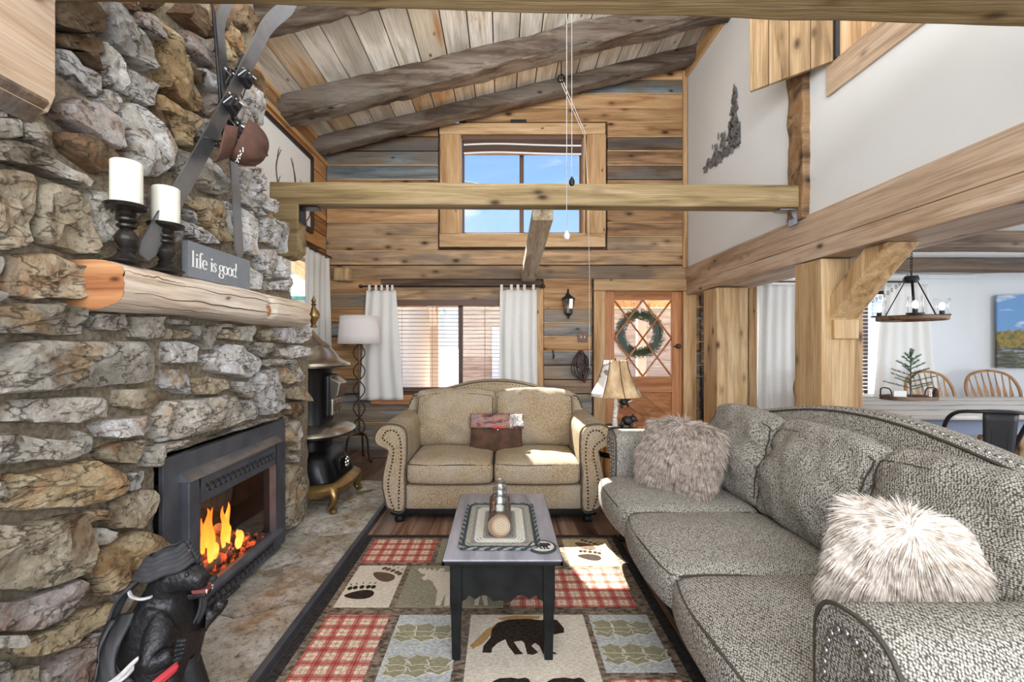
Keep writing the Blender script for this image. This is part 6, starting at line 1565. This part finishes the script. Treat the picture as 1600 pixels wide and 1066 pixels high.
nm_ = list(J); me = bpy.data.meshes.new('body'); me.from_pydata([Vector(J[k][:3])-Vector(bs.location) for k in nm_], [(nm_.index(a), nm_.index(b)) for a, b in E_], []); me.materials.append(M['bear'])
bo = bpy.data.objects.new('body', me); COL.objects.link(bo); bo.parent = bs
mo = bo.modifiers.new('skin', 'SKIN'); mo.use_smooth_shade = True
for i, k in enumerate(nm_): me.skin_vertices[0].data[i].radius = (J[k][3], J[k][3]); me.skin_vertices[0].data[i].use_root = (i == 0)
ss = bo.modifiers.new('sub', 'SUBSURF'); ss.levels = 3; ss.render_levels = 3
tx_ = bpy.data.textures.new('fur_relief', 'CLOUDS'); tx_.noise_scale = .012; dm = bo.modifiers.new('relief', 'DISPLACE'); dm.texture = tx_; dm.strength = .007
for q in (-1, 1): MB().sphere((BX+.025, BY+q*.050, .635), .012, .018, .020, 10).build('ear', M['bear'], bs, smooth=True)
for q in (-1, 1): MB().sphere((BX+.118, BY-.016+q*.032, .610), .0065, seg=8).build('eye', M['espresso'], bs, smooth=True)
MB().sphere((BX+.187, BY-.032, .590), .011, .014, .010, 10).build('nose', M['black'], bs, smooth=True)
MB().prism([(BX+.125, .558), (BX+.178, .562), (BX+.172, .550), (BX+.13, .547)], 1, BY-.044, BY-.010).build('mouth', plain('dull_red_mouth', (.16, .04, .035), .5), bs, bevel=.003)
MB().prism([(BX+.11, .545), (BX+.170, .549), (BX+.166, .536), (BX+.115, .528)], 1, BY-.042, BY-.010).build('lower_jaw', M['bear'], bs, bevel=.004)
for (a, b, c) in ((BX+.174, BY-.043, .556), (BX+.174, BY-.016, .556)): MB().lathe([(.003, .006), (.0005, -.006), (0, -.006)], (a, b, c), 8).build('fang', M['cloth_white'], bs)
for (pn, dx, side) in (('paR', 1, -1), ('paL', 1, 1)):
    p = Vector(J[pn][:3])
    for k in range(5):
        o_ = (k-2)*.0115; base = p+Vector((.008, o_ if side > 0 else o_*.3, .008 if side > 0 else o_)); tip = base+Vector((.026, .002*side, .020 if side > 0 else .010-.002*k))
        MB().tube([base, base.lerp(tip, .55), tip], [.0085, .008, .0055], 8).build('finger', M['bear'], bs, smooth=True)
# head wrap: four knitted folds over the crown, then a tail down the back
for k in range(5):
    z0 = .606+.011*k; r = .070-.006*k
    MB().grid(lambda u, v: Vector((BX+.030+(r+.010*math.sin(PI*v))*math.cos(2*PI*u)*1.10, BY-.008+(r+.010*math.sin(PI*v))*math.sin(2*PI*u), z0+.020*v-.020*(1-math.cos(2*PI*u))*.5*0+.018*math.cos(2*PI*u)+.003*math.sin(u*40))), 40, 5).build('head_wrap_fold', M['scarf'], bs, smooth='all', solid=.005)
MB().sphere((BX+.038, BY-.008, .635), .062, .055, .035, 16).build('head_wrap_crown', M['scarf'], bs, smooth=True)
MB().sphere((BX+.086, BY-.012, .664), .016, .014, .012, 10).build('pink_badge', plain('faded_pink', (.55, .22, .24), .7), bs, smooth=True)
def ribbon(nm, pts, w, m, wave=.006, tk=.006, updir=(0, 1, 0)):
    P = catmull(pts, 8, False); n = len(P); U = Vector(updir)
    def fn(u, v): i = min(n-1, int(round(u*(n-1)))); return P[i]+U*(v-.5)*w*(1+.15*math.sin(u*9))+Vector((1, 0, 0))*wave*math.sin(v*9+u*4)
    return MB().grid(fn, n-1, 8).build(nm, m, bs, smooth='all', solid=tk)
ribbon('scarf_tail', [(BX-.02, BY-.05, .60), (BX-.075, BY-.055, .54), (BX-.10, BY-.06, .45), (BX-.10, BY-.06, .36)], .06, M['scarf'])
ribbon('scarf_tail', [(BX+.085, BY+.03, .60), (BX+.10, BY+.05, .54), (BX+.10, BY+.05, .45), (BX+.08, BY+.045, .40)], .045, M['scarf'])
ribbon('lace_edge', [(BX-.035, BY-.075, .575), (BX-.02, BY-.082, .562), (BX+.01, BY-.085, .557), (BX+.035, BY-.078, .560)], .008, M['scarf_w'], 0)
ribbon('sleeve_cloth', [(BX-.06, BY-.07, .50), (BX-.055, BY-.12, .44), (BX-.03, BY-.15, .38), (BX+.0, BY-.155, .35)], .085, M['black'], .01, .008, (.7, .3, .2))
ribbon('lace_cuff', [(BX+.045, BY-.15, .415), (BX+.015, BY-.165, .385), (BX-.03, BY-.165, .345)], .042, M['scarf_w'], .004, .008, (.4, .0, .9))
ribbon('lace_sash', [(BX-.115, BY-.04, .335), (BX-.10, BY-.12, .315), (BX-.06, BY-.135, .285), (BX-.04, BY-.13, .27)], .042, M['scarf_w'], .003, .006, (.2, 0, 1))
ribbon('red_sash', [(BX-.13, BY-.04, .325), (BX-.05, BY-.135, .30), (BX+.03, BY-.12, .30), (BX+.10, BY-.06, .345)], .026, M['red'], .002, .005, (0, 0, 1))
ribbon('red_sash_tail', [(BX-.035, BY-.145, .315), (BX-.045, BY-.16, .26), (BX-.065, BY-.17, .19)], .030, M['red'], .002, .005, (1, 0, 0))
for k in range(7):
    a = 2*PI*(k+.3)/7
    MB().grid(lambda u, v: Vector((BX-.03+(.112+.075*v+.010*math.sin((a+u*.95)*9))*math.cos(a+u*.95), BY+(.112+.045*v+.010*math.sin((a+u*.95)*9))*math.sin(a+u*.95), .315-.25*v)), 14, 8).build('skirt_fold', M['black'], bs, smooth='all', solid=.006)

# ================================================================ DINING ROOM
TX0, TX1, TY0, TY1 = 3.15, 5.5, 3.45, 4.78
dt = thing('dining_table', 'long dining table with a whitish striped cloth, beyond the sofa', 'table', ((TX0+TX1)/2, (TY0+TY1)/2, 0))
tm = NT('striped_table_cloth'); xx_, yy_, zz_ = tm.sep(tm.co)
sw_ = tm.math('SINE', tm.math('ADD', tm.math('MULTIPLY', yy_, 20), tm.math('MULTIPLY', tm.noise(tm.co, 2, 2), 5)))
tm = tm.done(tm.mix(tm.ramp(sw_, [(.80, 0.0), (.9, .6)]), (.62, .59, .55), (.20, .16, .14)), .75)
MB().rbox(((TX0+TX1)/2, (TY0+TY1)/2, .745), (TX1-TX0, TY1-TY0, .035), .012, .3).build('tabletop', tm, dt, smooth=True)
MB().box(TX0+.1, TX1-.1, TY0+.1, TY1-.1, .60, .728).build('apron', plain('blue_grey_paint', (.20, .24, .33), .6), dt)
for a in (TX0+.15, TX1-.15):
    for b in (TY0+.15, TY1-.15): MB().loft([(0, .03, .03, 6), (.5, .05, .05, 6), (.728, .05, .05, 6)], (a, b, 0), 12).build('leg', M['post'], dt)
def windsor(loc, rz, lab):
    t = thing('bow_back_chair', lab, 'chair', loc, rz)
    def B(mb, nm, **k): return mb.build(nm, M['chair'], t, local=True, smooth=True, **k)
    B(MB().loft([(.43, .20, .19, 3), (.45, .225, .215, 3), (.465, .22, .21, 3)], (0, 0, 0), 24), 'seat')
    bow = catmull([(-.205, .17, .46), (-.26, .21, .66), (-.265, .25, .82), (-.19, .285, .955), (0, .30, 1.005), (.19, .285, .955), (.265, .25, .82), (.26, .21, .66), (.205, .17, .46)], 6, False)
    B(MB().tube(bow, .015, 8), 'bow')
    for k in range(7):
        x_ = -.165+.055*k; zt_ = .985-.9*(x_*x_)*2.2; yt = .298-.5*x_*x_; 
        def fn(u, v, x_=x_, zt_=zt_, yt=yt):
            w = .006+.017*math.exp(-((v-.55)/.16)**2); z = .46+(zt_-.46)*v; y = .175+(yt-.175)*v; return Vector((x_*(1+.25*v)+w*math.cos(2*PI*u), y+.006*math.sin(2*PI*u), z))
        B(MB().grid(fn, 8, 12), 'spindle')
    for a in (-1, 1):
        for b in (-1, 1): B(MB().tube([(a*.15, b*.14, .44), (a*.175, b*.165, .30), (a*.20, b*.19, .15), (a*.215, b*.205, 0)], [.014, .022, .015, .012], 8), 'leg')
    B(MB().tube([(-.19, 0, .16), (.19, 0, .16)], .010, 6).tube([(-.195, -.17, .18), (-.195, .17, .18)], .010, 6).tube([(.195, -.17, .18), (.195, .17, .18)], .010, 6), 'stretcher')
    return t
CS = (1.15, 1, 1.0)
c0 = windsor((4.95, 4.92, 0), .12, 'honey oak bow-back chair on the far side of the dining table, beside the spruce')
dup(c0, (5.84, 5.10, 0), -.02, 'honey oak bow-back chair at the far right, partly behind a nearer one')
dup(c0, (5.72, 4.35, 0), -.75, 'reddish bow-back chair at the right edge, nearest of the oak chairs')
dup(c0, (3.70, 4.95, 0), .1, 'bow-back chair seen just right of the braced post')
mc = thing('metal_cafe_chair', 'black sheet-metal cafe chair with a curved back, nearest the dining table', 'chair', (3.42, 3.2, 0), PI-.35)
def Bm(mb, nm, **k): return mb.build(nm, M['black'], mc, local=True, smooth=True, **k)
Bm(MB().rbox((0, 0, .45), (.36, .36, .02), .01, .1), 'seat')
Bm(MB().tube(catmull([(-.19, -.10, .46), (-.215, .02, .72), (-.20, .12, .83), (-.10, .20, .855), (0, .215, .86), (.10, .20, .855), (.20, .12, .83), (.215, .02, .72), (.19, -.10, .46)], 6, False), .013, 8), 'back_rail')
Bm(MB().grid(lambda u, v: Vector(((-.075+.15*u)*(1+.25*v), .175+.035*v-.01*(2*u-1)**2, .46+.40*v)), 6, 6), 'back_splat', solid=.004)
Bm(MB().tube([(-.04, .184, .58), (-.045, .196, .74), (.045, .196, .74), (.04, .184, .58)], .004, 5), 'pressed_rib')
for a in (-1, 1):
    for b in (-1, 1): Bm(MB().tube([(a*.16, b*.16, .44), (a*.20, b*.20, 0)], [.018, .012], 8), 'leg')
# tray, spruce, bits
ty = thing('bark_edge_tray', 'oval dark bark-edged serving tray with iron handles on the dining table', 'tray', (4.13, 4.4, .763))
tc_ = (4.10, 4.52)
MB().loft([(.764, .265, .15, 2), (.80, .272, .155, 2), (.80, .255, .14, 2), (.775, .25, .135, 2)], (*tc_, 0), 40).build('dish', M['strip'], ty, smooth=True)
for s_ in (-1, 1): MB().tube(catmull([(tc_[0]+s_*.225, tc_[1]-.07, .79), (tc_[0]+s_*.235, tc_[1]-.05, .87), (tc_[0]+s_*.235, tc_[1]+.05, .87), (tc_[0]+s_*.225, tc_[1]+.07, .79)], 6, False), .006, 6).build('handle', M['black'], ty, smooth=True)
spc = thing('tabletop_spruce', 'small artificial spruce tree standing on the bark-edged tray', 'plant', (4.12, 4.52, .78))
sx0, sy0 = 4.12, 4.52
MB().tube([(sx0, sy0, .778), (sx0, sy0, 1.24)], [.008, .003], 6).build('trunk', M['strip'], spc)
fo_ = MB(); rnd = random.Random(3)
def branch(a, b):
    n = 34; d = (b-a)
    for k in range(n):
        p = a.lerp(b, k/n)
        for q in range(3):
            nd_ = (d.normalized()*.7+Vector((rnd.uniform(-1, 1), rnd.uniform(-1, 1), rnd.uniform(-.6, 1)))*.8).normalized()*.024; s_ = nd_.cross(Vector((0, 1, .2))).normalized()*.0022
            fo_.add([p-s_, p+s_, p+nd_], [(0, 1, 2)])
    fo_.tube([a, b], [.003, .002], 4)
for k in range(22):
    h = k/21; z = .86+.34*h; L = .19*(1-h)**.8+.03; a = k*2.4
    branch(Vector((sx0, sy0, z)), Vector((sx0+L*math.cos(a), sy0+L*math.sin(a), z+.06)))
branch(Vector((sx0, sy0, 1.18)), Vector((sx0, sy0, 1.27)))
fo_.build('needles', M['needle_l'], spc, kind='stuff')
MB().rbox((3.98, 4.50, .815), (.13, .04, .075), .006, .1).build('white_block', M['cloth_white'], ty)
for (a, lab, mm) in ((4.25, 'small glass salt shaker on the tray, left of the pair', 'jar_glass'), (4.31, 'small red-brown pepper shaker at the right end of the tray', 'suede')):
    tag(MB().lathe([(0, .777), (.025, .777), (.026, .83), (.018, .85), (.018, .87), (0, .875)], (a, 4.46, 0), 14).build('shaker', M[mm], smooth=True), lab, 'shaker')
# painting
pn = thing('landscape_canvas', 'unframed canvas of an autumn lake landscape on the dining room wall', 'painting', (6.6, 5.4, 1.3))
cv = NT('autumn_landscape'); gx, gy, gz = cv.sep(cv.co)
nz_ = cv.noise(cv.co, 5, 6, .65); hz = cv.math('ADD', gz, cv.math('MULTIPLY', cv.math('SUBTRACT', nz_, .5), .30))
sky_ = cv.mix(cv.ramp(cv.noise(cv.map(cv.co, (1, 1, 3)), 2.5, 5), [(.55, 0.0), (.68, .9)]), (.14, .30, .55), (.75, .76, .75))
tree_ = cv.ramp(cv.noise(cv.co, 12, 6, .7), [(.34, (.05, .05, .02)), (.48, (.20, .17, .03)), (.58, (.40, .20, .04)), (.7, (.50, .30, .08))])
wat = cv.ramp(cv.noise(cv.map(cv.co, (3, 3, 14)), 2, 5, .7), [(.40, (.03, .04, .03)), (.56, (.12, .11, .06)), (.66, (.30, .36, .45))])
col = cv.mix(cv.ramp(hz, [(.17, 1.0), (.20, 0.0)]), sky_, tree_); col = cv.mix(cv.ramp(hz, [(-.12, 1.0), (-.08, 0.0)]), col, wat)
cv = cv.done(col, .6)
MB().prism([(6.12, 5.56), (7.15, 5.33), (7.14, 5.30), (6.11, 5.53)], 2, 1.03, 1.93).build('canvas', cv, pn)
# chandelier
chx, chy = 3.88, 4.25
ch = thing('ring_chandelier', 'iron and wood ring chandelier with clear glass shades over the dining table', 'chandelier', (chx, chy, 1.55))
MB().grid(lambda u, v: Vector((chx+.25*math.cos(2*PI*u)+(.016*(1 if v in (0, 1, .5) else 1))*0, chy+.25*math.sin(2*PI*u), 1.545+.035*v)), 48, 1).build('wood_ring', M['ring'], ch, smooth='all', solid=.026)
for z in (1.545, 1.58): MB().tube([(chx+.252*math.cos(k*PI/24), chy+.252*math.sin(k*PI/24), z) for k in range(49)], .006, 5).build('ring_band', M['black'], ch, smooth=True)
MB().lathe([(0, 1.97), (.05, 1.965), (.06, 1.93), (.045, 1.90), (0, 1.895)], (chx, chy, 0), 16).tube([(chx, chy, 1.96), (chx, chy, 2.02)], .008, 6).build('hub', M['black'], ch, smooth=True)
for k in range(3):
    a = -.12+k*2*PI/3; ex, ey = chx+.25*math.cos(a), chy+.25*math.sin(a)
    MB().tube([(chx+.04*math.cos(a), chy+.04*math.sin(a), 1.94), (ex-.03*math.cos(a), ey-.03*math.sin(a), 1.575)], .010, 4, flat=.5).build('strap_arm', M['iron'], ch)
    px2, py2 = chx+.262*math.cos(a), chy+.262*math.sin(a)
    MB().lathe([(0, 1.585), (.065, 1.588), (.065, 1.60), (.02, 1.602), (.02, 1.635), (0, 1.635)], (px2, py2, 0), 20).build('candle_cup', M['black'], ch, smooth=True)
    MB().lathe([(.055, 1.602), (.056, 1.75)], (px2, py2, 0), 24, cap=False).build('glass_shade', M['glass'], ch, smooth=True, solid=.003)
    MB().sphere((px2, py2, 1.675), .022, .022, .034, 12).build('bulb', M['bulb'], ch, smooth=True)
chn = MB(); P = catmull([(chx, chy, 2.02), (chx, chy, 2.19)], 6, False)
chain = [(chx, chy, 2.03+.027*k) for k in range(7)]+[tuple(Vector((chx, chy, 2.0)).lerp(Vector((3.05, 4.4, 2.15)), k/26)-Vector((0, 0, .34*math.sin(PI*k/26)))) for k in range(1, 27)]
for k, p in enumerate(chain):
    R = Matrix.Rotation(k*PI/2, 4, 'Z'); chn.tube([Vector(p)+(R @ Vector((.010*math.cos(w*PI/4), 0, .018*math.sin(w*PI/4)))) for w in range(9)], .003, 4)
chn.build('chain', M['iron'], ch, kind='stuff')

for o in list(COL.objects):
    if o.name.startswith('bow_back_chair'): o.scale = (1.15, 1, 1)
GROUPS = {'bow_back_chair': 'oak bow-back chairs round the dining table', 'glass_jar': 'glass jars in the birch log', 'candlestick': 'candlesticks on the mantel', 'pillar_candle': 'pillar candles on the mantel',
 'downhill_ski': 'crossed skis on the chimney', 'ski_pole': 'ski poles on the chimney', 'pull_chain': 'pull chains hanging from the ceiling', 'tab_curtain': 'white tab curtains in the living room', 'sheer_curtain': 'sheer curtains in the dining room',
 'curtain_rod': 'dark curtain rods', 'ceiling_rafter': 'grey rafters under the board ceiling', 'tie_beam': 'pine tie beams across the room', 'timber_post': 'square pine posts under the header', 'ceiling_beam': 'dark beams on the dining room ceiling',
 'shaker': 'shakers on the dining tray', 'walking_stick': 'metal rods right of the door', 'shaggy_pillow': 'shaggy pillows on the sofa'}
for o in list(COL.objects):
    b = o.name.split('.')[0]
    if b in GROUPS and not o.parent: o['group'] = GROUPS[b]
